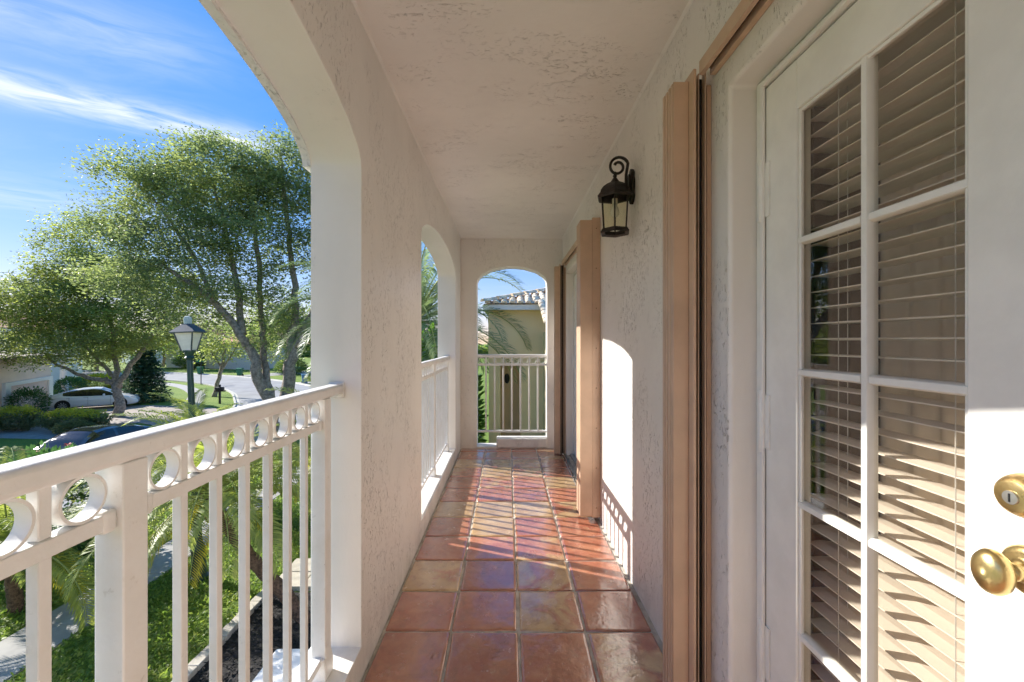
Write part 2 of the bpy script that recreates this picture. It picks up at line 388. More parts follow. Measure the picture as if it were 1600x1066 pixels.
# =================================================================== the balcony
XL, XO, XR, YE, ZC, YB, GZ = -.575, -.777, .69, 5.265, 2.60, -1.8, -3.4
def wall_with_openings(name, mat, fn, u0, u1, z0, z1, ops, bevel=.012, jit=.0022):
    bm = bmesh.new(); rr = random.Random(name)
    def P(u, t, z): return bm.verts.new(fn(u, t, z))
    def quad4(pts):
        try: bm.faces.new([P(*q) for q in pts])
        except ValueError: pass
    def cell(ua, ub, la, lb, ha, hb):
        quad4([(ua, 0, la), (ub, 0, lb), (ub, 0, hb), (ua, 0, ha)])
        quad4([(ua, 1, la), (ua, 1, ha), (ub, 1, hb), (ub, 1, lb)])
    def across(ua, za, ub, zb): quad4([(ua, 0, za), (ub, 0, zb), (ub, 1, zb), (ua, 1, za)])
    has = ops[0]['sill'] > z0 + 1e-4
    lv = lambda o: ([z0, o['sill'], o['spring'], z1] if has else [z0, o['spring'], z1])
    def pier(ua, ub, A, B):
        for i in range(len(A) - 1): cell(ua, ub, A[i], B[i], A[i + 1], B[i + 1])
        across(ua, z0, ub, z0); across(ua, z1, ub, z1)
    prev = u0; pl = lv(ops[0])
    for o in ops:
        A = lv(o); pier(prev, o['a'], pl, A)
        n = o.get('n', 30); c = (o['a'] + o['b']) / 2; h = (o['b'] - o['a']) / 2
        us, zt = [], []
        for i in range(n + 1):
            th = math.pi * (1 - i / n); us.append(c + h * math.cos(th))
            zt.append(o['spring'] + o['rise'] * math.sin(th) + (rr.uniform(-jit, jit) if 0 < i < n and o['rise'] else 0))
        for i in range(n):
            cell(us[i], us[i + 1], zt[i], zt[i + 1], z1, z1); across(us[i], zt[i], us[i + 1], zt[i + 1]); across(us[i], z1, us[i + 1], z1)
            if has: cell(us[i], us[i + 1], z0, z0, o['sill'], o['sill']); across(us[i], o['sill'], us[i + 1], o['sill']); across(us[i], z0, us[i + 1], z0)
        lo = o['sill'] if has else z0
        for uu in (o['a'], o['b']): quad4([(uu, 0, lo), (uu, 0, o['spring']), (uu, 1, o['spring']), (uu, 1, lo)])
        prev = o['b']; pl = A
    pier(prev, u1, pl, pl)
    for uu in (u0, u1):
        for i in range(len(pl) - 1):
            L = lv(ops[0]) if uu == u0 else pl
            quad4([(uu, 0, L[i]), (uu, 0, L[i + 1]), (uu, 1, L[i + 1]), (uu, 1, L[i])])
    bmesh.ops.remove_doubles(bm, verts=bm.verts, dist=1e-5)
    bmesh.ops.recalc_face_normals(bm, faces=bm.faces)
    me = bpy.data.meshes.new(name); bm.to_mesh(me); bm.free()
    o = mesh_obj(name, me, mat); me.materials.append(MATS['stucco_smooth'])
    fa = Vector(fn(0, 1, 0)) - Vector(fn(0, 0, 0)); fa.normalize()
    for p_ in me.polygons: p_.material_index = 0 if abs(p_.normal.dot(fa)) > .5 else 1
    me.shade_smooth(); me.set_sharp_from_angle(angle=R(35))
    if bevel:
        b = o.modifiers.new('bevel', 'BEVEL'); b.width = bevel; b.segments = 3; b.limit_method = 'ANGLE'; b.angle_limit = R(40); b.harden_normals = True
    return o

ARCH1 = dict(a=-1.18, b=1.679, sill=.12, spring=2.02, rise=.27, n=44)
ARCH2 = dict(a=2.856, b=4.765, sill=.12, spring=2.04, rise=.205)
aw = wall_with_openings('arcade_wall', 'stucco_wall', lambda u, t, z: (XL if t == 0 else XO, u, z), YB - .2, YE + .2, GZ - .1, 3.1, [ARCH1, ARCH2])
tag(aw, 'off-white textured stucco arcade wall with two open arches on the street side', 'wall')
# outer plaster band round the near arch
mb = MB(); n = 40; c1 = (ARCH1['a'] + ARCH1['b']) / 2; h1 = (ARCH1['b'] - ARCH1['a']) / 2
prof = [(c1 + (h1 - .004) * math.cos(math.pi * (1 - i / n)), 2.02 + (.27 - .022 * math.sin(math.pi * i / n)) * math.sin(math.pi * i / n)) for i in range(n + 1)]
outp = [(c1 + (h1 + .10) * math.cos(math.pi * (1 - i / n)), 2.02 + .38 * math.sin(math.pi * i / n)) for i in range(n + 1)]
for i in range(n): mb.prism([prof[i], prof[i + 1], outp[i + 1], outp[i]], XO - .03, XO + .002, 'x')
build(mb, 'arch_band', 'stucco_white', aw)
ew = wall_with_openings('end_wall', 'stucco_wall', lambda u, t, z: (u, YE if t == 0 else YE + .195, z), XL - .01, XR + .01, -.3, ZC + .05,
                        [dict(a=-.373, b=.5, sill=.018, spring=2.045, rise=.21, n=26)], jit=.003)
tag(ew, 'stucco end wall of the walkway with one arched opening', 'wall')
mb = MB(); mb.box(-.13, .505, YE - .012, YE + .16, .0, .122)
build(mb, 'curb', 'stucco_wall', ew, bevel=.018, seg=3)
bw = MB().box(XL - .01, XR + .01, YB - .195, YB, -.3, ZC + .05)
tag(build(bw, 'back_wall', 'stucco_wall'), 'plain stucco wall closing the walkway behind the viewer', 'wall')
D1A, D1B, D2A, D2B = -.165, 1.315, 3.36, 4.96
hw = wall_with_openings('house_wall', 'stucco_wall', lambda u, t, z: (XR if t == 0 else XR + .2, u, z), YB - .2, YE + .2, -.25, 3.1,
                        [dict(a=D1A, b=D1B, sill=-.25, spring=2.12, rise=0, n=4), dict(a=D2A, b=D2B, sill=-.25, spring=2.12, rise=0, n=4)], bevel=.014)
tag(hw, 'off-white textured stucco house wall with two door openings', 'wall')
ce = MB().box(XL - .008, XR + .008, YB - .1, YE + .1, ZC, ZC + .2)
tag(build(ce, 'ceiling', 'stucco_ceiling'), kind='structure')
mb = MB()                                                     # hand-trowelled cove where ceiling meets walls
cr = .03
for (xa, sgn) in ((XL, 1), (XR, -1)):
    arc = [(xa + sgn * (cr - cr * math.cos(a)) - sgn * .004, ZC - cr + cr * math.sin(a) + .004) for a in [i * math.pi / 12 for i in range(7)]]
    mb.prism(arc + [(xa - sgn * .004, ZC + .004)], YB - .002, YE + .002, 'y')
build(mb, 'cove', 'stucco_ceiling', bpy.data.objects['ceiling'], smooth=True)

# tiled floor: grout bed with one object for each tile
fl = MB().box(XL + .002, XR + .06, YB + .002, YE - .002, -.2, -.0075)
floor = tag(build(fl, 'balcony_floor', 'grout'), kind='structure')
def tile_mesh(k):
    r2 = random.Random(k); a = .1475; pts = []
    for (sx, sy) in ((-1, -1), (1, -1), (1, 1), (-1, 1)):
        jx, jy = r2.uniform(-.003, .002), r2.uniform(-.003, .002)
        pts += [(sx * a, sy * (a - .006)), (sx * (a - .006), sy * a)] if sx * sy > 0 else [(sx * (a - .006), sy * a), (sx * a, sy * (a - .006))]
        pts[-2] = (pts[-2][0] + sx * jx, pts[-2][1] + sy * jy); pts[-1] = (pts[-1][0] + sx * jx, pts[-1][1] + sy * jy)
    n = len(pts); mb = MB(); rings = []
    for ins, z in ((1.0, -.012), (.992, -.0035), (.965, -.0004), (.90, 0.0)):
        rings.append([(p[0] * ins, p[1] * ins, z) for p in pts])
    vs = sum(rings, []); fs = [(j * n + i, j * n + (i + 1) % n, (j + 1) * n + (i + 1) % n, (j + 1) * n + i) for j in range(3) for i in range(n)]
    fs.append(tuple(range(3 * n, 4 * n))); mb.add(vs, fs)
    me = bpy.data.meshes.new('tile'); me.from_pydata(mb.v, [], mb.f); me.shade_smooth(); me.materials.append(MATS['saltillo']); return me
TM = [tile_mesh(k) for k in range(6)]
PAT = {0: [.1, .05, .1, .45], 1: [.08, .12, .62, .1], 2: [.72, .1, .55, .12], 3: [.05, .3, .42, .1], 4: [.1, .95, .2, .25], 5: [.85, .8, .95, .6],
       6: [.1, .15, .1, .15], 7: [.08, .45, .12, .85], 8: [.35, .9, .55, .2], 9: [.8, .55, .6, .1], 10: [.1, .15, .1, .5]}
X0S = [-.567, -.256, .054, .361, .670]
tr = random.Random(3)
for j in range(-12, 11):
    ya = 1.947 + (j - 1) * .3155
    for i in range(4):
        xa, xb = X0S[i], X0S[i + 1]
        o = bpy.data.objects.new('tile', tr.choice(TM)); COL.objects.link(o); o.parent = floor
        sx = (xb - xa - .010) / .295; yb = ya + .3155
        if j == 10: yb = YE - .012 if False else ya + .3155
        sy = (yb - ya - .010) / .295
        o.location = ((xa + xb) / 2 + tr.uniform(-.0015, .0015), (ya + yb) / 2 + tr.uniform(-.0015, .0015), tr.uniform(-.0012, .0008))
        o.rotation_euler = (tr.uniform(-.004, .004), tr.uniform(-.004, .004), tr.uniform(-.006, .006)); o.scale = (sx, sy, 1)
        f = PAT[j][i] if j in PAT else tr.choice([.1, .1, .15, .2, .6, .8])
        o.color = (f, tr.uniform(.84, 1.1), 0, 1)
ya = 1.947 + 10 * .3155                                             # cut row against the end wall
for i in range(4):
    xa, xb = X0S[i], X0S[i + 1]
    o = bpy.data.objects.new('tile', tr.choice(TM)); COL.objects.link(o); o.parent = floor
    o.scale = ((xb - xa - .010) / .295, (YE - ya - .014) / .295, 1); o.location = ((xa + xb) / 2, (ya + YE) / 2, 0); o.color = (PAT[10][i], 1, 0, 1)

# ------------------------------------------------------------------ railings
def railing(name, label, origin, rotz, length, posts, ends=(0, 0), group='white metal railings in the arches'):
    """local Y runs along the railing, X across it; z = 0 is the balcony floor"""
    t = thing(name, label, 'railing', (origin[0], origin[1], 0), group); t.rotation_euler = (0, 0, rotz)
    B = lambda mb, n, p=t, **k: build(mb, n, 'rail_paint', p, local=True, **k)
    hr = B(MB().box(-.028, .028, 0, length, 1.122, 1.162), 'handrail', bevel=.011, seg=3)
    for e in (0, length):
        s = 1 if e == 0 else -1
        B(MB().box(-.03, .03, min(e, e + s * .012), max(e, e + s * .012), 1.105, 1.168), 'wall_bracket', bevel=.006)
    cuts = sorted(posts); edges = [0] + cuts + [length]
    for p in cuts:
        po = B(MB().box(-.025, .025, p - .025, p + .025, .16, 1.1225), 'post', bevel=.003)
        B(MB().prism([(-.03, .12), (.03, .12), (.03, .165), (.024, .20), (-.024, .20), (-.03, .165)], p - .034, p + .034, 'y'), 'base_shoe', po, bevel=.004)
        for s in (-1, 1):
            if (p + s * .2 < 0) or (p + s * .2 > length): continue
            B(MB().box(-.0165, .0165, min(p + s * .0245, p + s * .05), max(p + s * .0245, p + s * .05), 1.012, 1.05), 'collar', po, bevel=.007, seg=3)
    for k in range(len(edges) - 1):
        a = edges[k] + (.0252 if edges[k] in cuts else 0); b = edges[k + 1] - (.0252 if edges[k + 1] in cuts else 0)
        if b - a < .2 and cuts: continue
        B(MB().box(-.0135, .0135, a, b, 1.018, 1.045), 'middle_rail', bevel=.002)
        B(MB().box(-.0135, .0135, a, b, .178, .203), 'bottom_rail', bevel=.002)
        n = max(0, round((b - a) / .1065) - 1); g = (b - a) / (n + 1)
        for i in range(n):
            y = a + g * (i + 1)
            B(MB().box(-.0095, .0095, y - .0095, y + .0095, .203, 1.018), 'baluster', bevel=.0015, seg=1)
            B(MB().box(-.0095, .0095, y - .0095, y + .0095, 1.045, 1.1222), 'spindle', bevel=.0015, seg=1)
        if b - a > .09:
            for i in range(n + 1):
                y = a + g * (i + .5)
                B(MB().ringx((0, y, 1.0836), .0383, .0335, -.0125, .0125, 32), 'ring', smooth=True)
    return t
RX = -.671
railing('railing', 'white metal railing with a band of rings filling the near arch', (RX, ARCH1['a']), 0, ARCH1['b'] - ARCH1['a'],
        [1.535 + 1.18, .74 + 1.18, -.055 + 1.18, -.85 + 1.18], group=None)
railing('railing', 'white metal railing seen edge-on in the second arch of the street side', (RX, ARCH2['a']), 0, ARCH2['b'] - ARCH2['a'],
        [.10, .955, 1.81], group=None)
railing('railing', 'narrow white metal railing across the arched opening of the end wall', (.5, YE + .1), R(90), .873, [], group=None)

# ------------------------------------------------------------------ doors
def door_leaf(t, yh, yl, name, hinge=True):
    """leaf hinged at yh, locking at yl (either order); glazed 2 x 5"""
    s = 1 if yl > yh else -1; x0, x1 = .775, .815
    Bx = lambda ya, yb, za, zb, nm, p=None, xa=x0, xb=x1, bev=.003, mat='door_paint': build(MB().box(xa, xb, min(ya, yb), max(ya, yb), za, zb), nm, mat, p or t, bevel=bev)
    g0, g1 = yh + s * .138, yl - s * .138; zb, zt = .19, 1.95
    Bx(yh, g0, .02, 2.085, 'stile'); lk = Bx(yl, g1, .02, 2.085, 'stile')
    Bx(g0, g1, zt, 2.085, 'top_rail', xa=x0 + .0004); Bx(g0, g1, .02, zb, 'bottom_rail', xa=x0 + .0004)
    m = (g0 + g1) / 2; rows = [zb + (zt - zb) * k / 5 for k in range(6)]
    def bar_y(ya, yb, z): # horizontal bar, chamfered
        w_ = .011; pr = [(x0 + .004, z - w_ + .004), (x0 + .004, z + w_ - .004), (x0 + .012, z + w_), (x0 + .026, z + w_), (x0 + .026, z - w_), (x0 + .012, z - w_)]
        build(MB().prism(pr, min(ya, yb), max(ya, yb), 'y'), 'muntin', 'door_paint', t, bevel=.001, seg=1)
    w_ = .011
    pr = [(x0 + .003, m - w_ + .004), (x0 + .003, m + w_ - .004), (x0 + .011, m + w_), (x0 + .0265, m + w_), (x0 + .0265, m - w_), (x0 + .011, m - w_)]
    build(MB().prism(pr, zb, zt, 'z'), 'muntin', 'door_paint', t, bevel=.001, seg=1)
    for k in range(1, 5):
        bar_y(g0, m - s * w_, rows[k]); bar_y(m + s * w_, g1, rows[k])
    for k in range(5):
        for (ya, yb) in ((g0, m), (m, g1)):
            a, b = min(ya, yb) - .002, max(ya, yb) + .002
            build(MB().box(x0 + .017, x0 + .021, a, b, rows[k] + .0005 - .003, rows[k + 1] + .003 - .0005), 'pane', 'pane', t)
    # glazing bead round the light
    bd = .009
    for (ya, yb, za, zb2) in ((g0, g0 + s * bd, zb, zt), (g1 - s * bd, g1, zb, zt), (g0 + s * bd, g1 - s * bd, zb, zb + bd), (g0 + s * bd, g1 - s * bd, zt - bd, zt)):
        Bx(ya, yb, za, zb2, 'glazing_bead', xa=x0 + .006, xb=x0 + .016, bev=.002)
    if hinge:
        for za, zc in ((.315, .49), (1.0, 1.18), (1.69, 1.87)):
            h = build(MB().lathe([(.006, za - .004), (.0085, za), (.0085, zc), (.006, zc + .004)], (.7665, yh - s * .003, 0), 10), 'hinge', 'door_paint', t, smooth=True)
            build(MB().box(.771, .7745, min(yh + s * .006, yh + s * .026), max(yh + s * .006, yh + s * .026), za + .01, zc - .01), 'hinge_leaf', 'door_paint', h)
    return lk, g0, g1
def door_frame(t, a, b):
    Bx = lambda ya, yb, za, zb, nm, xa=.772, xb=.888, bev=.003: build(MB().box(xa, xb, ya, yb, za, zb), nm, 'door_paint', t, bevel=bev)
    Bx(b - .038, b - .001, 0, 2.119, 'jamb'); Bx(a + .001, a + .038, 0, 2.119, 'jamb'); Bx(a + .038, b - .038, 2.09, 2.118, 'head')
    build(MB().box(.7395, .885, a + .002, b - .002, -.004, .016), 'threshold', 'aluminium', t, bevel=.003)
    for y0 in (b - .0445, a + .0385): build(MB().box(.762, .7715, y0 - .004, y0 + .008, .02, 2.09), 'stop_strip', 'white_paint', t, bevel=.002)
    build(MB().box(.758, .7715, a + .045, b - .045, 2.088, 2.10), 'stop_strip', 'white_paint', t, bevel=.002)
def blind(label, ya, yb, xc, zt, zb, tilt, group=None):
    t = thing('window_blind', label, 'blind', (xc, (ya + yb) / 2, zb))
    w2 = (yb - ya) / 2
    build(MB().box(xc - .028, xc + .028, ya, yb, zt, zt + .045), 'head_rail', 'slat', t, bevel=.003)
    mb = MB(); c, s = math.cos(tilt), math.sin(tilt)
    prof = [(-.033 * c, -.033 * s), (0, .003), (.033 * c, .033 * s), (.033 * c, .033 * s + .0028), (0, .0058), (-.033 * c, -.033 * s + .0028)]
    mb.prism(prof, -w2, w2, 'y'); me = None
    n = int((zt - zb - .02) / .0425)
    for i in range(n):
        z = zt - .03 - i * .0425
        if me is None:
            o = build(mb, 'slat', 'slat', t, local=True); me = o.data
        else: o = mesh_obj('slat', me, None, t)
        o.location = (rnd.uniform(-.0008, .0008), 0, z - zb); o.rotation_euler = (rnd.uniform(-.003, .003), rnd.uniform(-.03, .03), 0)
    build(MB().box(xc - .026, xc + .026, ya, yb, zb - .008, zb + .012), 'bottom_rail', 'slat', t, bevel=.003)
    for f in (.2, .78):
        y = ya + (yb - ya) * f
        for dx in (-.0325, .0325): build(MB().tube([(xc + dx, y, zb), (xc + dx, y, zt)], .0011, 5), 'ladder_cord', 'cord', t)
        build(MB().tube([(xc, y + .012, zb), (xc, y + .012, zt)], .0011, 5), 'lift_cord', 'cord', t)
    return t

d1 = thing('french_door', 'near white french door with brass knob and ten panes in each leaf', 'door', (.80, .57, 0))
door_frame(d1, D1A, D1B)
lk, g0, g1 = door_leaf(d1, 1.274, .5775, 'leaf'); door_leaf(d1, -.124, .5735, 'leaf')
ky, kz = .625, .99
kb = build(MB().lathe([(.0, .7745), (.037, .7745), (.0365, .769), (.033, .764), (.026, .7615), (.020, .762), (.014, .758), (.0125, .748), (.0125, .738)][::-1], (0, ky, kz), 40, 'x'), 'door_knob', 'brass', d1, smooth='all')
egg = MB().lathe([(.0, 0), (.010, .0005), (.020, .003), (.0265, .008), (.0295, .015), (.0285, .022), (.023, .029), (.016, .0335), (.012, .036), (.0115, .042)], (.699, ky, kz), 40, 'x')
egg.v = [(x, ky + (y - ky) * .86, kz + (z - kz) * 1.12) for x, y, z in egg.v]
build(egg, 'knob_grip', 'brass', kb, smooth='all')
dz = 1.10
db = build(MB().lathe([(.0, .7745), (.033, .7745), (.0328, .768), (.031, .760), (.027, .752), (.0235, .749)][::-1], (0, ky + .004, dz), 36, 'x'), 'deadbolt', 'brass_worn', d1, smooth=True)
build(MB().lathe([(.0, .7475), (.019, .7475), (.0225, .7485), (.0225, .7505)], (0, ky + .004, dz), 30, 'x'), 'face_ring', 'brass', db, smooth=True)
cy_ = build(MB().lathe([(0, .7445), (.0098, .7448), (.0105, .7476)], (0, ky + .004, dz - .002), 24, 'x'), 'key_cylinder', 'steel', db, smooth=True)
build(MB().box(.7436, .7446, ky + .0030, ky + .0050, dz - .0085, dz + .004), 'keyhole', 'black_hole', db)
blind('cream slatted blind behind the ten panes of the near door', g1 - .03, g0 + .025, .858, 2.0, .12, R(-1))
blind('cream slatted blind in the leaf of the near door closest to the viewer', -.02, .47, .858, 2.0, .12, R(-1))
d2 = thing('french_door', 'white glazed french door at the far end of the walkway', 'door', (.80, (D2A + D2B) / 2, 0))
door_frame(d2, D2A, D2B)
door_leaf(d2, D2B - .041, (D2A + D2B) / 2 + .002, 'leaf'); door_leaf(d2, D2A + .041, (D2A + D2B) / 2 - .002, 'leaf')
blind('pale slatted blind behind the glass of the far door', D2A + .15, D2B - .15, .858, 2.0, .12, R(-1))
# the room behind the doors
rm = MB().box(.892, 3.6, YB, YE, -.02, 2.62)
ro = build(rm, 'room', 'room_paint'); tag(ro, kind='structure')
bm = bmesh.new(); bm.from_mesh(ro.data)
bmesh.ops.delete(bm, geom=[f for f in bm.faces if abs(f.calc_center_median().x - .892) < .01], context='FACES')
bmesh.ops.reverse_faces(bm, faces=bm.faces); bm.to_mesh(ro.data); bm.free()
def curtain(label, ya, yb, mat, amp):
    mb = MB(); n = int((yb - ya) * 110); pts = [(.955 + amp * math.sin(i * .78) + amp * .4 * math.sin(i * .31 + 1), ya + (yb - ya) * i / n) for i in range(n + 1)]
    mb.prism(pts + [(p[0] + .006, p[1]) for p in pts[::-1]], .02, 2.3, 'z')
    tag(build(mb, 'curtain', mat, smooth=True), label, 'curtain')
curtain('dark brown curtain hanging inside at the hinge side of the near door', 1.10, 1.62, 'drape', .022)
curtain('beige curtain hanging inside behind the blind of the near door', .05, 1.09, 'curtain_cloth', .010)

# ------------------------------------------------------------------ accordion storm shutters
def shutter(label, yn, flip, z0, z1, back=False, n=3, dep=.10):
    """folded stack; yn = the end face nearest the viewer, folded leaves run towards +Y"""
    t = thing('storm_shutter', label, 'shutter', (XR, yn + dep / 2, z0))
    S = lambda mb, nm, p=t, mat='shutter_paint', **k: build(mb, nm, mat, p, **k)
    xa = XR - .128 if not back else XR - .150
    xb = xa + .052 if not back else XR - .062
    fl_ = [(xb, yn), (xb, yn + dep), (xa, yn + dep)]; m = 4                       # fluted starter post
    for k in range(m):
        y1 = yn + dep - (dep - .006) * k / m; y2 = yn + dep - (dep - .006) * (k + 1) / m
        fl_ += [(xa, y1 - .004), (xa, y2 + .005), (xa + .009, y2 + .004), (xa + .009, y2 + .0005)]
    fl_ += [(xa, yn + .005), (xa, yn)]
    S(MB().prism(fl_, z0, z1, 'z'), 'starter_post', bevel=.0012, seg=1)
    if not back:
        S(MB().box(xb + .0004, xb + .010, yn - .035, yn + dep, z0 - .004, z1 + .022), 'leading_blade', bevel=.001, seg=1)
        xs = [(.026, .0295, .012, .0), (.045, .049, .020, .012)]
        for (a, b, dy, dz_) in xs:
            S(MB().prism([(xb + a, yn - dy), (xb + b, yn - dy), (xb + b + .001, yn + .005), (xb + a + .001, yn + .005)], z0, z1 + .02 + dz_, 'z'), 'blade', mat='shutter_blade')
        S(MB().box(XR - .0165, XR - .001, yn - .002, yn + .02, z0, z1 - .012), 'wall_plate', bevel=.001, seg=1)
        S(MB().box(xb + .012, XR - .0175, yn + .0055, yn + dep - .004, z0, z1 + .012), 'gap_shade', mat='black_hole')  # black block: painted shade in the gaps between the blades
    else:
        wp = S(MB().box(xb + .001, XR - .001, yn + .006, yn + .03, z0 - .012, z1 + .02), 'wall_plate', bevel=.0015, seg=1)
        for k in range(8):
            z = z0 + .06 + (z1 - z0 - .12) * k / 7
            S(MB().lathe([(.0, yn + .0025), (.0035, yn + .003), (.0045, yn + .0065)], ((xb + XR) / 2, 0, z), 8, 'y'), 'screw', wp, 'screw')
        for k in range(3): S(MB().box(xa + .02 + k * .03, xa + .026 + k * .03, yn + dep + .002, yn + dep + .07, z0, z1), 'blade', mat='shutter_blade')
    return t
s1_ = shutter('folded tan storm shutter beside the near door, tallest in view', 1.432, 1, .012, 2.205)
s2_ = shutter('folded tan storm shutter with a line of screws beside the wall lantern', 3.12, 1, .04, 2.22, back=True, dep=.17)
s3_ = shutter('folded tan storm shutter at the far corner of the walkway', 4.97, 1, .012, 2.205)
def tracks(t, ya, yb):
    z = 2.207
    for (xa, xb, zz, nm) in ((XR - .056, XR - .040, 0, 'header_lip'), (XR - .020, XR - .001, 0, 'header_lip')):
        build(MB().box(xa, xb, ya, yb, z, z + .045), nm, 'shutter_paint', t, bevel=.001, seg=1)
    build(MB().box(XR - .0395, XR - .0205, ya, yb, z + .024, z + .044), 'header_slot', 'black_hole', t)
    for xa in (XR - .054, XR - .030, XR - .010): build(MB().box(xa, xa + .004, ya, yb, -.002, .010), 'floor_track', 'aluminium', t)
    build(MB().box(XR - .056, XR - .003, ya, yb, -.006, -.002), 'floor_track', 'aluminium', t)
tracks(s1_, -.25, 1.40); tracks(s2_, 3.30, 4.93)

# ------------------------------------------------------------------ wall lantern
LX, LY, ZL0, ZL1 = .588, 2.31, 1.932, 2.115
la = thing('wall_lantern', 'black six-sided coach lantern hanging from a scroll arm on the house wall', 'lantern', (XR, LY, 2.17))
L = lambda mb, nm, p=la, mat='bronze', **k: build(mb, nm, mat, p, **k)
pl = [(0, -.098), (.020, -.085), (.033, -.060), (.026, -.034), (.036, -.010), (.036, .030), (.026, .052), (.031, .070), (.016, .088), (0, .098)]
pl = pl + [(-a, b) for a, b in pl[-2:0:-1]]
bp_ = L(MB().prism([(LY + a, 2.17 + b) for a, b in pl], XR - .020, XR - .001, 'x'), 'back_plate', bevel=.004)
L(MB().prism([(LY + a * .62, 2.17 + b * .72) for a, b in pl], XR - .030, XR - .0195, 'x'), 'rosette', bp_, bevel=.004)
L(MB().lathe([(.0, -.034), (.011, -.03), (.014, -.016), (.009, 0.0)], (XR - .001, LY, 2.155), 12, 'x'), 'boss', bp_, smooth=True)
path = [(XR - .028, LY, 2.150), (XR - .038, LY, 2.152), (XR - .041, LY, 2.175), (XR - .041, LY, 2.235)]
cx_, cz_ = LX + .016, 2.262
for k in range(0, 33):
    a = R(20 + k * 15.2); r_ = .050 if k < 8 else .050 - .033 * (k - 8) / 24
    path.append((cx_ + .008 + r_ * math.cos(a) - (.0 if k < 8 else .010 * min(1, (k - 8) / 8)), LY, cz_ + .018 + r_ * math.sin(a)))
L(MB().tube(path, [.0085] * 8 + [.0075] * (len(path) - 12) + [.0065, .0075, .0085, .009], 8), 'scroll_arm', smooth='all')
L(MB().lathe([(.0, 2.252), (.007, 2.250), (.006, 2.238), (.012, 2.228), (.008, 2.220), (.016, 2.208), (.024, 2.196), (.028, 2.190)][::-1], (LX, LY, 0), 14), 'finial', smooth=True)
PH = R(15); HEX = [(math.cos(PH + k * math.pi / 3), math.sin(PH + k * math.pi / 3)) for k in range(6)]
def hexring(r1, z1, r2, z2, mb=None):
    mb = mb or MB(); vs = [(LX + a * r1, LY + b * r1, z1) for a, b in HEX] + [(LX + a * r2, LY + b * r2, z2) for a, b in HEX]
    return mb.add(vs, [(k, (k + 1) % 6, 6 + (k + 1) % 6, 6 + k) for k in range(6)])
dome = [(.085, 2.128), (.080, 2.146), (.066, 2.165), (.046, 2.180), (.026, 2.190)]
do = L(MB().lathe(dome, (LX, LY, 0), 6, phase=PH), 'roof', mat='bronze')
for k in range(6):
    a, b = HEX[k]; L(MB().tube([(LX + a * (r_ + .001), LY + b * (r_ + .001), z) for r_, z in dome], .003, 6), 'roof_rib', do)
L(MB().lathe([(.098, 2.104), (.104, 2.112), (.090, 2.130), (.076, 2.128), (.078, 2.104)], (LX, LY, 0), 6, phase=PH), 'eave', do)
for k in range(6):
    a, b = HEX[k]; a2, b2 = HEX[(k + 1) % 6]
    L(MB().tube([(LX + a * .067, LY + b * .067, ZL0), (LX + a * .078, LY + b * .078, 2.108)], .0042, 6), 'corner_bar')
    vs = [(LX + a * .066, LY + b * .066, ZL0 + .004), (LX + a2 * .066, LY + b2 * .066, ZL0 + .004), (LX + a2 * .077, LY + b2 * .077, 2.106), (LX + a * .077, LY + b * .077, 2.106)]
    L(MB().add(vs, [(0, 1, 2, 3)]), 'pane', mat='lantern_glass', fix=False)
mb = MB()
for (r1, z1, r2, z2) in ((.062, ZL0 + .008, .074, ZL0 + .006), (.074, ZL0 + .006, .086, ZL0 - .012), (.086, ZL0 - .012, .082, ZL0 - .020), (.082, ZL0 - .020, .060, ZL0 - .012), (.060, ZL0 - .012, .062, ZL0 + .008)): hexring(r1, z1, r2, z2, mb)
L(mb, 'base_ring')
L(MB().lathe([(.0, 2.05), (.014, 2.052), (.021, 2.062), (.0235, 2.076), (.020, 2.092), (.013, 2.106), (.011, 2.125)], (LX, LY, -.045), 14), 'bulb', mat='bulb', smooth='all')
L(MB().lathe([(.0145, 2.078), (.0145, 2.13)], (LX, LY, 0), 10), 'bulb_socket', mat='lamp_glass', smooth=True)
# =================================================================== ground, road, paths
g = MB(); g.add([(-400, -200, GZ), (300, -200, GZ), (300, 600, GZ), (-400, 600, GZ)], [(0, 1, 2, 3)])
tag(build(g, 'ground', 'lawn', fix=False), kind='structure')
def smooth_line(pts, k=6):
    out = []; P = [Vector((*p, 0)) for p in pts]; P = [P[0] * 2 - P[1]] + P + [P[-1] * 2 - P[-2]]
    for i in range(1, len(P) - 2):
        for j in range(k):
            t = j / k; a, b, c, d = P[i - 1:i + 3]
            out.append(.5 * ((2 * b) + (c - a) * t + (2 * a - 5 * b + 4 * c - d) * t * t + (3 * b - a - 3 * c + d) * t ** 3))
    return out + [P[-2]]
LC = smooth_line([(-17.2, -30), (-17.2, 0), (-17.2, 20), (-17.5, 26), (-19.2, 30), (-21.6, 33.8), (-25.6, 39.3), (-32, 45.5), (-41, 51), (-55, 56.5), (-80, 62)])
RC = smooth_line([(-10.4, -30), (-10.4, 0), (-10.5, 20), (-11.2, 27), (-13.2, 33), (-16.6, 39), (-21.2, 45), (-28, 51), (-38, 57.5), (-52, 63.5), (-80, 70)])
def strip(A, B, z, name, mat, kind='structure'):
    m = MB(); n = len(A)
    m.add([(p.x, p.y, z) for p in A] + [(p.x, p.y, z) for p in B], [(i, i + 1, n + i + 1, n + i) for i in range(n - 1)])
    o = build(m, name, mat); 
    return tag(o, kind=kind)
strip(LC, RC, GZ + .006, 'road', 'asphalt')
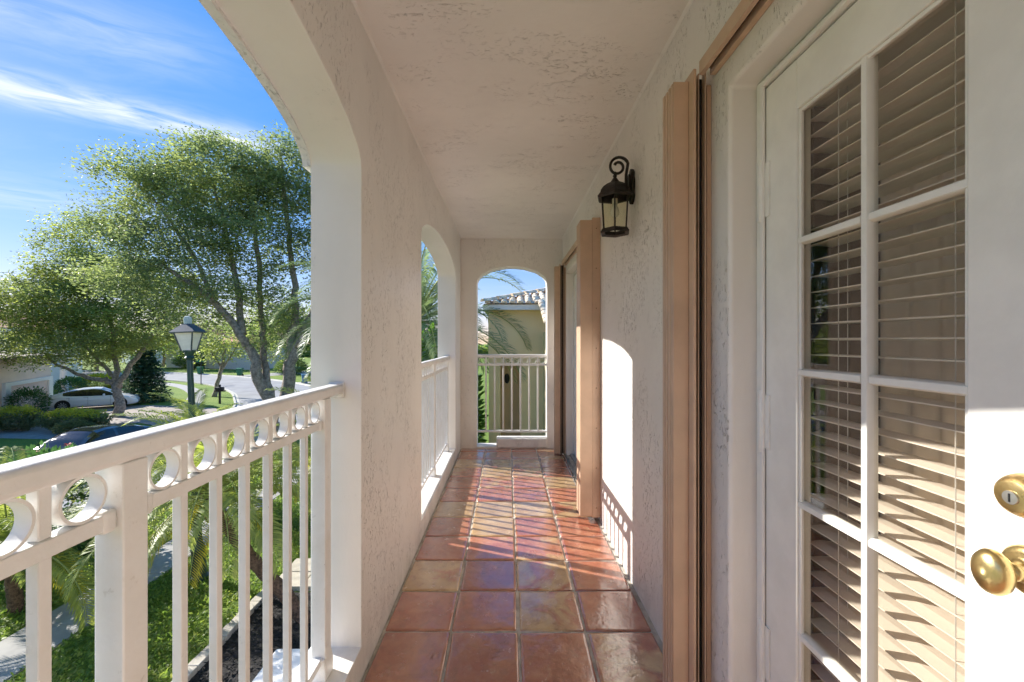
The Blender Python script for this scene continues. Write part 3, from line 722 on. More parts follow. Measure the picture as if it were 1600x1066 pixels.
def kerb(Ln, side, name):
    m = MB(); n = len(Ln); rows = []
    for i, p in enumerate(Ln):
        d = (Ln[min(i + 1, n - 1)] - Ln[max(i - 1, 0)]).normalized(); nn = Vector((-d.y, d.x, 0)) * side
        a = p - nn * .22; b = p; c = p + nn * .16
        rows.append([(a.x, a.y, GZ + .010), (b.x, b.y, GZ + .03), (b.x + nn.x * .03, b.y + nn.y * .03, GZ + .11), (c.x, c.y, GZ + .115), (c.x, c.y, GZ - .02)])
    m.add(sum(rows, []), [(i * 5 + j, i * 5 + j + 1, i * 5 + 5 + j + 1, i * 5 + 5 + j) for i in range(n - 1) for j in range(4)])
    tag(build(m, name, 'kerb', smooth=True), kind='structure')
kerb(LC, 1, 'kerb_far_side'); kerb(RC, -1, 'kerb_near_side')
# pavement along our side: one object per slab
sw = tag(build(MB().box(-7.93, -6.94, -8, 60, GZ - .1, GZ + .012), 'pavement', 'grout'), kind='structure')
y = 7.05 - 1.52 * 8
slab = MB().box(-.488, .488, -.754, .754, -.05, .0); sm = None
while y < 40:
    if sm is None: o = build(slab, 'slab', 'concrete', sw, local=True, bevel=.006); sm = o
    else:
        o = sm.copy(); COL.objects.link(o)
    o.location = (-7.435, y + .76, GZ + .03 + rnd.uniform(-.004, .004)); o.rotation_euler = (0, rnd.uniform(-.004, .004), 0); y += 1.52
# path across the lawn on the far side of the street
FP = smooth_line([(-19.5, 29.8), (-22.3, 34.6), (-26.5, 40.5), (-33, 46.8), (-42, 52.3), (-56, 58)])
def off(Ln, d):
    out = []
    for i, p in enumerate(Ln):
        t = (Ln[min(i + 1, len(Ln) - 1)] - Ln[max(i - 1, 0)]).normalized(); out.append(p + Vector((-t.y, t.x, 0)) * d)
    return out
strip(off(FP, 2.0), off(FP, 3.2), GZ + .012, 'path', 'concrete')
def poly(name, pts, z, mat):
    m = MB(); m.add([(x, y, z) for x, y in pts], [tuple(range(len(pts)))]); return tag(build(m, name, mat), kind='structure')
poly('driveway', [(-28.6, 23.0), (-21, 24.4), (-17.35, 22.3), (-17.5, 27.0), (-20.6, 29.9), (-26, 31.2), (-32.6, 30.4)], GZ + .016, 'paver')
poly('driveway', [(-24, 48.2), (-19.8, 44.2), (-12, 52), (-16, 56)], GZ + .016, 'concrete')
poly('driveway', [(-37, 58), (-33, 55.5), (-27, 66), (-31, 69)], GZ + .016, 'concrete')
# planting bed below the balcony with edging blocks and mulch chips
poly('flower_bed', [(-4.42, -4), (-.78, -4), (-.78, 7.95), (-4.42, 7.95)], GZ + .02, 'mulch_bed')
ed = tag(build(MB().box(-4.56, -4.40, -4, 8.0, GZ - .05, GZ + .012), 'bed_edging', 'grout'), kind='structure')
blk = MB().box(-.085, .085, -.145, .145, 0, .10); bm0 = None
y = -1.0
while y < 8.0:
    if bm0 is None: o = bm0 = build(blk, 'block', 'edging', ed, local=True, bevel=.01)
    else: o = bm0.copy(); COL.objects.link(o)
    o.location = (-4.48 + rnd.uniform(-.008, .008), y, GZ + rnd.uniform(0, .012)); o.rotation_euler = (0, rnd.uniform(-.02, .02), rnd.uniform(-.03, .03)); y += .30
wk = tag(build(MB().box(-4.5, -.79, 8.02, 9.1, GZ - .05, GZ + .03), 'walkway', 'grout'), kind='structure')
pv = None
for i in range(6):
    for j in range(2):
        if pv is None: o = pv = build(MB().box(-.295, .295, -.255, .255, 0, .05), 'slab', 'edging', wk, local=True, bevel=.008)
        else: o = pv.copy(); COL.objects.link(o)
        o.location = (-4.2 + i * .61, 8.29 + j * .53, GZ + .03 + rnd.uniform(0, .006)); o.rotation_euler = (0, 0, rnd.uniform(-.01, .01))
rg = np.random.default_rng(5); n = 9000
c = np.stack([rg.uniform(-4.38, -.85, n), rg.uniform(3.2, 7.9, n), GZ + .022 + rg.exponential(.018, n)], 1)
v, f = leaves(c, .075, 4, .28, .35); tag(npmesh('mulch', v, f, 'mulch'), 'black shredded mulch covering the flower bed', 'mulch', kind='stuff')
# creeping lawn: leafy blades near enough to be told from the sheet
def lawn_patch(name, label, x0, x1, y0, y1, n, size, seed):
    rg = np.random.default_rng(seed)
    c = np.stack([rg.uniform(x0, x1, n), rg.uniform(y0, y1, n), np.full(n, GZ + .01) + rg.uniform(0, .05, n)], 1)
    keep = np.array([mnoise.noise(Vector((a[0] * 1.7, a[1] * 1.7, 0))) > -.28 or rg.random() < .35 for a in c])
    v, f = leaves(c[keep], size, seed, .42, .55, .35); tag(npmesh(name, v, f, 'grass_blade'), label, 'grass', kind='stuff')
lawn_patch('grass', 'leafy creeping lawn between the pavement and the flower bed', -6.9, -4.6, 3.5, 16, 34000, .07, 1)
lawn_patch('grass', 'leafy creeping verge between the pavement and the street', -10.2, -8.0, 4.5, 18, 22000, .085, 2)
# low white stucco pier in the bed
pier = MB(); pier.box(-2.88, -.80, 3.6, 5.30, GZ, -2.50)
tag(build(pier, 'planter_wall', 'stucco_white', bevel=.03, seg=3), 'rough white stucco block below the balcony beside the mulch bed', 'wall')

# =================================================================== street furniture
lp = thing('street_lamp', 'dark green street lamp with a lantern head and slate coloured hood', 'street lamp', (-6.12, 8.45, GZ))
T = Matrix.Rotation(R(-2.6), 4, 'Y')
def LPB(mb, nm, p=lp, mat='lamp_green', **k):
    mb.xf(T); return build(mb, nm, mat, p, local=True, **k)
LPB(MB().lathe([(.17, -.02), (.17, .05), (.13, .09), (.12, .55), (.14, .60), (.095, .68), (.085, .75)], seg=16), 'base', smooth=True)
LPB(MB().lathe([(.078, .74), (.055, 3.9), (.05, 4.38)], seg=14), 'post', smooth=True)
LPB(MB().lathe([(.05, 4.36), (.09, 4.40), (.06, 4.44), (.095, 4.50), (.11, 4.52), (.11, 4.55)], seg=14), 'collar', smooth=True)
def frust(r1, z1, r2, z2): return MB().lathe([(r1, z1), (r2, z2)], seg=4, phase=R(52))
LPB(frust(.125, 4.545, .235, 4.90), 'lantern_glass', mat='lamp_glass')
for k in range(4):
    a = R(52) + k * math.pi / 2
    LPB(MB().tube([(math.cos(a) * .128, math.sin(a) * .128, 4.54), (math.cos(a) * .24, math.sin(a) * .24, 4.91)], .014, 6), 'corner_bar', mat='lamp_roof')
hd = LPB(MB().lathe([(.315, 4.895), (.32, 4.915), (.11, 5.065), (.10, 5.075)], seg=4, phase=R(52)), 'hood', mat='lamp_roof')
LPB(MB().lathe([(.065, 5.07), (.07, 5.17), (.06, 5.215), (.0, 5.235)], seg=12), 'photocell', hd, 'lamp_cap', smooth=True)

mbx = thing('mailbox', 'dark mailbox on a post on the grass across the street', 'mailbox', (-21.65, 32.0, GZ))
build(MB().box(-.06, .06, -.06, .06, 0, 1.45), 'post', 'post_dark', mbx, local=True, bevel=.01)
build(MB().box(-.42, .42, -.05, .05, .92, 1.02), 'arm', 'post_dark', mbx, local=True, bevel=.01)
pr = [(-.12, 0), (.12, 0), (.12, .14)] + [(.12 * math.cos(a), .14 + .1 * math.sin(a)) for a in [i * math.pi / 8 for i in range(1, 8)]] + [(-.12, .14)]
build(MB().prism([(a, b + 1.03) for a, b in pr], -.28, .28, 'y').xf(Matrix.Rotation(R(90), 4, 'Z')), 'box', 'post_dark', mbx, local=True)
sg = thing('street_sign', 'thin pole with a small green street sign on the grass across the street', 'sign', (-33.3, 46.2, GZ))
build(MB().lathe([(.045, 0), (.045, 2.75)], seg=8), 'pole', 'post_dark', sg, local=True)
build(MB().box(-.02, .02, -.45, .45, 2.45, 2.72).xf(Matrix.Rotation(R(-50), 4, 'Z')), 'sign_blade', 'sign_green', sg, local=True)
def bin_(label, loc, mat, rz=0):
    t = thing('wheelie_bin', label, 'bin', loc, 'bins put out along the far kerb'); t.rotation_euler = (0, 0, rz)
    m = MB(); m.add([(-.24, -.26, .06), (.24, -.26, .06), (.24, .26, .06), (-.24, .26, .06), (-.31, -.36, .98), (.31, -.36, .98), (.31, .36, .98), (-.31, .36, .98)],
                    [(0, 3, 2, 1), (4, 5, 6, 7), (0, 1, 5, 4), (1, 2, 6, 5), (2, 3, 7, 6), (3, 0, 4, 7)])
    build(m, 'body', mat, t, local=True, bevel=.02)
    build(MB().prism([(-.38, .985), (.38, .985), (.38, 1.02), (.2, 1.08), (-.2, 1.08), (-.38, 1.02)], -.34, .34, 'x').xf(Matrix.Rotation(0, 4, 'Z')), 'lid', mat, t, local=True)
    build(MB().tube([(-.26, .42, 1.0), (.26, .42, 1.0)], .02, 6), 'handle', mat, t, local=True)
    for s in (-1, 1): build(MB().lathe([(0, s * .25), (.13, s * .25), (.13, s * .31), (0, s * .31)], (0, .26, .13), 12, 'x'), 'wheel', 'tyre', t, local=True)
    return t
bin_('left of two green wheelie bins at the far kerb', (-43.6, 60.3, GZ), 'bin_green', .3)
bin_('green wheelie bin nearer the twin-trunked tree at the far kerb', (-36.0, 57.2, GZ), 'bin_green', .1)
bin_('pale blue wheelie bin behind the right trunk of the big tree', (-22.5, 47.2, GZ), 'bin_blue', .5)
# =================================================================== cars
def interp(tab, x):
    if x <= tab[0][0]: return tab[0][1]
    for (a, b), (c, d) in zip(tab, tab[1:]):
        if x <= c:
            t = (x - a) / (c - a); t = t * t * (3 - 2 * t) * .5 + t * .5; return b + (d - b) * t
    return tab[-1][1]
def car(label, loc, heading, paint, roofglass=False):
    t = thing('parked_car', label, 'car', loc); t.rotation_euler = (0, 0, heading)
    topT = [(-2.35, .62), (-2.28, .88), (-2.1, 1.045), (-1.75, 1.08), (-1.0, .99), (0, .955), (.9, .945), (1.15, .95), (1.6, .86), (2.0, .75), (2.22, .64), (2.35, .48)]
    wT = [(-2.35, .66), (-2.2, .80), (-1.7, .91), (-.8, .925), (.8, .925), (1.6, .905), (2.1, .80), (2.35, .58)]
    botT = [(-2.35, .36), (-2.15, .25), (-1.8, .2), (1.9, .19), (2.2, .22), (2.35, .30)]
    st = [-2.35 + 4.7 * i / 46 for i in range(47)]
    def sec(x):
        zt, w_, zb = interp(topT, x), interp(wT, x), interp(botT, x); h = zt - zb
        half = [(0, zb), (w_ * .86, zb), (w_ * .97, zb + .10 * h), (w_ * .995, zb + .34 * h), (w_ * 1.0, zb + .62 * h), (w_ * .975, zb + .82 * h), (w_ * .93, zb + .945 * h), (w_ * .80, zt), (w_ * .4, zt + .016), (0, zt + .02)]
        return half + [(-a, b) for a, b in half[-2:0:-1]]
    m = MB(); S = [sec(x) for x in st]; n = len(S[0])
    m.add([(x, a, b) for x, s_ in zip(st, S) for a, b in s_], [(i * n + j, i * n + (j + 1) % n, (i + 1) * n + (j + 1) % n, (i + 1) * n + j) for i in range(46) for j in range(n)]
          + [tuple(range(n)), tuple(range(46 * n, 47 * n))])
    body = build(m, 'body', paint, t, smooth='all', local=True)
    roofT = [(-2.02, 1.05), (-1.6, 1.20), (-1.1, 1.345), (-.5, 1.43), (.05, 1.445), (.4, 1.40), (.75, 1.24), (1.22, .94)]
    gs = [-2.02 + 3.24 * i / 30 for i in range(31)]
    def gsec(x, e=0.0):
        zr = interp(roofT, x); zb = interp(topT, x) - .03; f = max(0, min(1, (zr - zb) / .46))
        wb = interp(wT, x) * .90; wr = wb - .20 * f
        half = [(wb + e, zb), (wb - .09 * f + e, zb + (zr - zb) * .5), (wr + e, zr - .05 * f), (wr * .82, zr + e), (wr * .4, zr + .015 * f + e), (0, zr + .02 * f + e)]
        return half + [(-a, b) for a, b in half[-2::-1]]
    def shell(xs, idx, nm, mat, e, p):
        m = MB(); S = [[gsec(x, e)[k] for k in idx] for x in xs]; n = len(idx)
        m.add([(x, a, b) for x, s_ in zip(xs, S) for a, b in s_], [(i * n + j, i * n + j + 1, (i + 1) * n + j + 1, (i + 1) * n + j) for i in range(len(xs) - 1) for j in range(n - 1)])
        return build(m, nm, mat, p, smooth='all', local=True)
    sub = lambda a, b, k=8: [a + (b - a) * i / k for i in range(k + 1)]
    gh = shell(gs, range(11), 'cabin_glass', 'car_glass', 0, t)
    shell(sub(-1.25, .42, 10), range(3 - 1, 9), 'roof', 'car_glass' if roofglass else paint, .006, t)
    for idx, sd in ((range(0, 4), 1), (range(7, 11), -1)):
        shell(sub(-.32, -.20, 2), idx, 'pillar', 'car_black', .005, t)
        shell(sub(-2.0, -1.45, 4), idx, 'pillar', paint, .007, t)
        shell(sub(-1.45, .42, 10), ([2, 3] if sd > 0 else [7, 8]), 'roof_rail', paint, .009, t)
        shell(sub(.42, 1.2, 8), ([2, 3] if sd > 0 else [7, 8]), 'pillar', paint, .009, t)
    for sx in (-1.44, 1.44):
        for s in (-1, 1):
            yw = s * (interp(wT, sx) + .004)
            build(MB().lathe([(0, yw - s * .2), (.385, yw - s * .2), (.385, yw), (0, yw)], (sx, 0, .36), 24, 'y'), 'wheel_arch', 'tyre', t, local=True)
            wh = build(MB().lathe([(.2, yw - s * .19), (.335, yw - s * .19), (.345, yw - s * .02), (.325, yw + s * .008), (.25, yw + s * .010)], (sx, 0, .345), 24, 'y'), 'wheel', 'tyre', t, local=True, smooth=True)
            build(MB().lathe([(0, yw + s * .008), (.06, yw + s * .016), (.245, yw + s * .011), (.25, yw - s * .01)], (sx, 0, .345), 20, 'y'), 'rim', 'tyre', wh, local=True)
            m = MB()
            for k in range(10):
                a = k * math.pi / 5; c_, s_ = math.cos(a), math.sin(a)
                m.add([(sx + c_ * r - s_ * w, yw + s * .017, .345 + s_ * r + c_ * w) for r, w in ((.03, -.022), (.235, -.03), (.235, .03), (.03, .022))], [(0, 1, 2, 3)])
            build(m, 'spokes', 'rim', wh, local=True)
    for s in (-1, 1):
        hl = MB(); y0 = s * .62
        hl.add([(2.235, s * .50, .665), (2.02, s * .80, .735), (1.93, s * .815, .70), (2.18, s * .69, .615), (2.27, s * .52, .625)], [(0, 1, 2, 3, 4)])
        hl.v = [(x + .028, y * 1.022, z + .018) for x, y, z in hl.v]; build(hl, 'headlight', 'headlight', t, local=True)
        tl = MB().add([(-2.31, s * .50, .90), (-2.18, s * .84, .92), (-2.02, s * .885, .93), (-2.10, s * .865, .83), (-2.34, s * .52, .80)], [(0, 1, 2, 3, 4)])
        build(tl, 'tail_light', 'taillight', t, local=True)
        build(MB().lathe([(0, -.13), (.06, -.1), (.075, 0), (.05, .1), (0, .12)], (.62, s * 1.0, 1.0), 10, 'y'), 'mirror', paint, t, smooth='all', local=True)
        for (xa, xb) in ((-.42, -.22), (-1.25, -1.08)): build(MB().box(xa, xb, s * .915 - .012, s * .915 + .012, .845, .868), 'door_handle', 'rim', t, local=True)
        for xd in (-1.12, -.2, .95): build(MB().box(xd - .004, xd + .004, s * .927 - .005, s * .927 + .002, .30, .90), 'door_seam', 'tyre', t, local=True)
        build(MB().box(-1.0, 1.02, s * .91 - .012, s * .91 + .012, .20, .255), 'side_skirt', 'tyre', t, local=True)
    build(MB().box(2.27, 2.345, -.45, .45, .25, .33), 'air_intake', 'tyre', t, local=True)
    return t
car('white electric sedan parked on the paved drive behind the tree trunk', (-29.0, 29.9, GZ + .02), math.atan2(.55, .83), 'car_white')
car('black sedan parked at the kerb, its windscreen mirroring the sky', (-15.7, 16.0, GZ + .012), R(-90), 'car_black', True)
# =================================================================== houses
def roof_hip(mb, c0, c1, c2, c3, z, rise, ov):
    """hip roof over the quad c0..c3 (plan), overhang ov"""
    P = [Vector((*c, 0)) for c in (c0, c1, c2, c3)]; ctr = sum(P, Vector()) / 4
    Q = [ctr + (p - ctr) * (1 + ov / (p - ctr).length) for p in P]
    la = (P[1] - P[0]).length; lb = (P[3] - P[0]).length
    if la >= lb:
        m1 = (Q[0] + Q[3]) / 2; m2 = (Q[1] + Q[2]) / 2; k = lb / 2 / la
    else:
        m1 = (Q[0] + Q[1]) / 2; m2 = (Q[3] + Q[2]) / 2; k = la / 2 / lb
    r1 = m1.lerp(m2, k); r2 = m1.lerp(m2, 1 - k)
    vs = [(q.x, q.y, z) for q in Q] + [(r1.x, r1.y, z + rise), (r2.x, r2.y, z + rise)] + [(q.x, q.y, z - .16) for q in Q]
    fs = [(0, 1, 5, 4), (2, 3, 4, 5), (0, 4, 3), (1, 2, 5)] if la >= lb else [(0, 1, 4), (1, 2, 5, 4), (2, 3, 5), (3, 0, 4, 5)]
    fs += [(6 + i, 6 + (i + 1) % 4, (i + 1) % 4, i) for i in range(4)] + [(6, 9, 8, 7)]
    return mb.add(vs, fs)
def on_face(A, B, u0, u1, z0, z1, out0, out1):
    """box lying on the vertical face from A to B (u metres from A)"""
    A = Vector((*A, 0)); B = Vector((*B, 0)); d = (B - A).normalized(); nn = Vector((d.y, -d.x, 0))
    m = MB(); m.box(u0, u1, out0, out1, z0, z1)
    m.v = [tuple(A + d * x + nn * y + Vector((0, 0, z))) for x, y, z in m.v]; return m
# house with the garage, across the street on the left
A, B = (-27.0, 20.1), (-32.55, 30.3)
dv = (Vector(B) - Vector(A)).normalized(); nv = Vector((dv.y, -dv.x)); bk = -nv * 9
H = thing('house', 'peach coloured house with a garage across the street', 'house', ((A[0] + B[0]) / 2, (A[1] + B[1]) / 2, GZ))
quad = [A, B, (B[0] + bk.x, B[1] + bk.y), (A[0] + bk.x, A[1] + bk.y)]
build(MB().prism(quad, GZ, .3, 'z'), 'wall', 'stucco_beige', H)
sb = -nv * 6; q_up = [(A[0] + sb.x, A[1] + sb.y), (B[0] + sb.x, B[1] + sb.y), quad[2], quad[3]]
build(MB().prism(q_up, .3, 2.2, 'z'), 'upper_wall', 'stucco_beige', H)
build(roof_hip(MB(), *q_up, 2.3, .9, .6), 'roof', 'roof_dark', H)
build(MB().add([(A[0] + nv.x * .5, A[1] + nv.y * .5, .38), (B[0] + nv.x * .5, B[1] + nv.y * .5, .38), (q_up[1][0], q_up[1][1], 1.0), (q_up[0][0], q_up[0][1], 1.0), (A[0] + nv.x * .5, A[1] + nv.y * .5, .24), (B[0] + nv.x * .5, B[1] + nv.y * .5, .24)], [(0, 1, 2, 3), (0, 4, 5, 1)]), 'lower_roof', 'roof_dark', H)
W = (Vector(B) - Vector(A)).length
gd = build(on_face(A, B, W - 5.6, W - .75, GZ, -1.38, .002, .04), 'garage_door', 'garage_door', H)
for k in range(4):
    build(on_face(A, B, W - 5.58, W - .77, GZ + .03 + k * .50, GZ + .03 + k * .50 + .47, .04, .065), 'panel', 'garage_door', gd, bevel=.012)
build(on_face(A, B, W - .75, W - .15, GZ, -1.15, .002, .16), 'door_surround', 'white_paint', H)
build(on_face(A, B, W - 6.2, W - 5.6, GZ, -1.15, .002, .16), 'door_surround', 'white_paint', H)
build(on_face(A, B, W - 5.6, W - .75, -1.38, -1.15, .002, .158), 'door_surround', 'white_paint', H)
AU, BU = q_up[0], q_up[1]
for u in (W - 4.6, W - 2.2):
    wf = build(on_face(AU, BU, u - .6, u + .6, 1.1, 2.0, .002, .08), 'window', 'white_paint', H)
    build(on_face(AU, BU, u - .52, u - .03, 1.18, 1.92, .05, .09), 'pane', 'far_glass', wf); build(on_face(AU, BU, u + .03, u + .52, 1.18, 1.92, .05, .09), 'pane', 'far_glass', wf)
# porch house further along with the white column
C, D = (-42.0, 36.5), (-45.0, 45.0)
H2 = thing('house', 'cream house with a white porch column behind the white car', 'house', (-44, 40, GZ))
q2 = [C, D, (-54, 42), (-51, 33)]
build(MB().prism(q2, GZ, 2.4, 'z'), 'wall', 'stucco_white', H2); build(roof_hip(MB(), *q2, 2.45, 2.0, .7), 'roof', 'roof_red', H2)
build(MB().lathe([(.36, GZ), (.36, GZ + .3), (.29, GZ + .35), (.27, 1.8), (.36, 1.9), (.36, 2.1)], (-38.6, 37.0, 0), 16), 'column', 'white_paint', H2, smooth=True)
build(MB().prism([(-43, 35.5), (-38, 36), (-39, 39.5), (-44, 40)], 2.1, 2.42, 'z'), 'porch_roof', 'white_paint', H2)
def far_house(label, a, b, depth, h, wall, roof, wins):
    a, b = Vector(a), Vector(b); d = (b - a).normalized(); nn = Vector((d.y, -d.x)); k = -nn * depth
    t = thing('house', label, 'house', (a.x, a.y, GZ)); q = [tuple(a), tuple(b), (b.x + k.x, b.y + k.y), (a.x + k.x, a.y + k.y)]
    build(MB().prism(q, GZ, GZ + h, 'z'), 'wall', wall, t); build(roof_hip(MB(), *q, GZ + h + .12, 1.7, .7), 'roof', roof, t)
    for (u, z, w_, hh) in wins:
        wf = build(on_face(a, b, u - w_ / 2, u + w_ / 2, GZ + z, GZ + z + hh, .002, .1), 'window', 'white_paint', t)
        build(on_face(a, b, u - w_ / 2 + .1, u + w_ / 2 - .1, GZ + z + .1, GZ + z + hh - .1, .06, .12), 'pane', 'far_glass', wf)
def P2(x, Y): return ((x - VX) * Y / F, Y)
far_house('white house with a red roof beyond the bend of the street', P2(364, 82), P2(328, 84), 8, 5.9, 'far_wall', 'roof_red', [(1.6, 3.4, 1.2, 1.5), (3.2, .4, 1.4, 2.0)])
far_house('pale house half hidden by trees at the far kerb', P2(462, 78), P2(395, 82), 9, 4.2, 'far_wall', 'roof_red', [(2, 1, 1.4, 1.4), (6, 1, 1.4, 1.4)])
far_house('low cream house left of the lamp at the end of the street', P2(268, 100), P2(190, 92), 9, 4.4, 'stucco_white', 'roof_dark', [(3, 1, 1.5, 1.4), (8, 1, 1.5, 1.4)])

# yellow neighbour seen through the end arch
NH = thing('house', 'yellow stucco neighbouring house with a barrel tiled roof seen through the end arch', 'house', (2, 11, GZ))
NY = 11.0; xw = -.48
build(MB().box(xw, 6, NY, NY + 7, .75, 2.12), 'wall', 'stucco_yellow', NH)
build(MB().box(-.47, -.17, NY + .003, NY + 1.4, GZ, .75), 'pilaster', 'stucco_yellow', NH)
build(MB().box(-.17, .36, NY + .8, NY + 1.2, GZ, .75), 'recess_wall', 'stucco_tan', NH)
build(MB().box(.36, 6, NY + .003, NY + 7, GZ, .75), 'wall', 'stucco_yellow', NH)
ow = MB(); ow.add([(.0 + .075 * math.cos(a), NY + .795, .29 + .14 * math.sin(a)) for a in [i * math.pi / 12 for i in range(24)]] + [(.0, NY + .76, .29)], [(i, (i + 1) % 24, 24) for i in range(24)])
build(ow, 'wall_ornament', 'ornament', NH)
build(MB().box(xw - .08, 6.0, NY - .42, NY - .38, 2.11, 2.24), 'fascia', 'white_paint', NH)
build(MB().box(xw - .12, xw - .081, NY - .42, NY + 7, 2.11, 2.24), 'fascia', 'white_paint', NH)
build(MB().box(xw - .08, 6.0, NY - .38, NY + 7, 2.121, 2.15), 'soffit', 'stucco_yellow', NH)
pit = .29; ex, ey, ez = xw - .10, NY - .46, 2.25
rf = build(MB().add([(ex, ey, ez), (6, ey, ez), (6, ey + 4, ez + 4 * pit), (ex + 4, ey + 4, ez + 4 * pit), (ex, ey + 8, ez)], [(0, 1, 2, 3), (0, 3, 4)]), 'roof', 'roof_tile', NH)
ang = math.atan(pit); tl = MB(); seg = 6; vs = []
for yy, zz in ((0, .012), (.36, .0)):
    for k in range(seg + 1):
        a = math.pi * k / seg; vs.append((-.075 * math.cos(a), yy, .062 * math.sin(a) + zz))
    vs += [(.13, yy, zz + .004)]
n = seg + 2
tl.add(vs, [(i, i + 1, n + i + 1, n + i) for i in range(n - 1)] + [tuple(range(seg + 1))])
tm = None
for r_ in range(11):
    for c_ in range(30):
        X = ex + .10 + c_ * .205; Yp = ey - .03 + r_ * .31 * math.cos(ang)
        if X > 3.6 or X < ex + (Yp - ey) - .02: continue
        if tm is None: o = tm = build(tl, 'roof_tile', 'roof_tile', rf, local=True, smooth=True)
        else: o = tm.copy(); COL.objects.link(o)
        o.location = (X - 2, Yp - 11, ez + (Yp - ey) * pit + .012 - GZ); o.rotation_euler = (ang + rnd.uniform(-.01, .01), rnd.uniform(-.02, .02), rnd.uniform(-.015, .015))
for k in range(9):                                            # hip caps
    t0 = -.02 + k * .36
    o = mesh_obj('hip_tile', tm.data, None, rf); o.location = (ex + t0 - 2, ey + t0 - 11, ez + t0 * pit + .05 - GZ)
    o.rotation_euler = (math.atan(pit / 1.414), 0, R(-45)); o.scale = (1.15, 1.25, 1.2)
p0, p1 = px(846, 473, 10.45), px(857, 508, 9.0)               # rake tiles of the nearer wing
wing = build(MB().add([tuple(p0), tuple(p0 + Vector((3, 0, .5))), tuple(p1 + Vector((3, 0, .5))), tuple(p1)], [(0, 1, 2, 3)]), 'wing_roof', 'roof_tile', NH)
build(MB().box(p1.x + .05, 6, 9.1, NY, GZ, p1.z - .12), 'wall', 'stucco_yellow', NH)
for k in range(6):
    q = p0.lerp(p1, (k + .5) / 6); o = mesh_obj('rake_tile', tm.data, None, wing)
    o.location = (q.x - 2, q.y - 11, q.z - GZ - .02); o.rotation_euler = (R(22), 0, 0); o.scale = (1.1, .9, 1)
# =================================================================== trees
def ellipsoid_pts(rg, blobs, n):
    wts = np.array([b[3] * b[4] * b[5] * (b[6] if len(b) > 6 else 1) for b in blobs]); wts = wts / wts.sum()
    out = []
    for b, k in zip(blobs, (wts * n).astype(int) + 1):
        d = rg.normal(size=(k, 3)); d /= np.linalg.norm(d, axis=1)[:, None]; r = rg.uniform(.05, 1, k) ** (1 / 2.4)
        out.append(np.array(b[:3]) + d * r[:, None] * np.array(b[3:6]))
    return np.concatenate(out)
def tree(name, label, base, limbs, blobs, nclump, nleaf, lsize, sigma, mat, seed, r0, group=None, bark='bark', twigs=True):
    """limbs: polylines of (point, radius); clumps hook on to the nearest skeleton node"""
    t = thing(name, label, 'tree', base, group); rg = np.random.default_rng(seed)
    nodes, rads = [], []; mb = MB()
    for L_ in limbs:
        pts = [Vector(p) for p, _ in L_]; rr = [r for _, r in L_]; P, Q = [], []
        for i in range(len(pts) - 1):
            for j in range(5):
                u = j / 5; P.append(pts[i].lerp(pts[i + 1], u) + Vector(rg.normal(size=3) * .25 * rr[i])); Q.append(rr[i] + (rr[i + 1] - rr[i]) * u)
        P.append(pts[-1]); Q.append(rr[-1]); mb.tube(P, Q, 9); nodes += P[4:]; rads += Q[4:]
    N = np.array([tuple(p) for p in nodes]); RR = list(rads)
    cl = ellipsoid_pts(rg, blobs, nclump)
    order = np.argsort([np.min(np.linalg.norm(N - c, axis=1)) for c in cl]); cl = cl[order]
    for c in cl:
        dd = np.linalg.norm(N - c, axis=1) + np.maximum(0, N[:, 2] - c[2]) * .8; k = int(np.argmin(dd)); p = Vector(N[k]); q = Vector(c); L_ = (q - p).length
        if L_ < .15: continue
        ra = min(RR[k] * .6, .012 + L_ * .02); m1 = p.lerp(q, .35) + Vector(rg.normal(size=3)) * L_ * .09 + Vector((0, 0, L_ * .06)); m2 = p.lerp(q, .7) + Vector(rg.normal(size=3)) * L_ * .08 + Vector((0, 0, L_ * .05))
        mb.tube([p, m1, m2, q], [ra, ra * .75, ra * .5, .006], 5, cap=False)
        N = np.vstack([N, [tuple(m1), tuple(m2), tuple(q)]]); RR += [ra * .75, ra * .5, .01]
    build(mb, 'trunk', bark, t, smooth='all', fix=False)
    k = nleaf // len(cl); lc = np.repeat(cl, k, 0)
    sg = sigma * rg.uniform(.6, 1.3, len(cl)); sg = np.repeat(sg, k)[:, None]
    lc = lc + np.clip(rg.normal(size=lc.shape), -1.7, 1.7) * sg * np.array([1, 1, .62])
    v, f = leaves(lc - np.array(base), lsize, seed + 1)
    npmesh('crown', v, f, mat, t); return t
def bl(x, y, Y, rx, ry, rd=None, wt=1.0):
    p = px(x, y, Y); s = Y / F; return (p.x, p.y, p.z, rx * s, (rd if rd is not None else rx * s * .9), ry * s, wt)
Q = lambda x, y, Y, r: (px(x, y, Y), r)
gp = lambda x, Y, r: (Vector(((x - VX) * Y / F, Y, GZ - .05)), r)
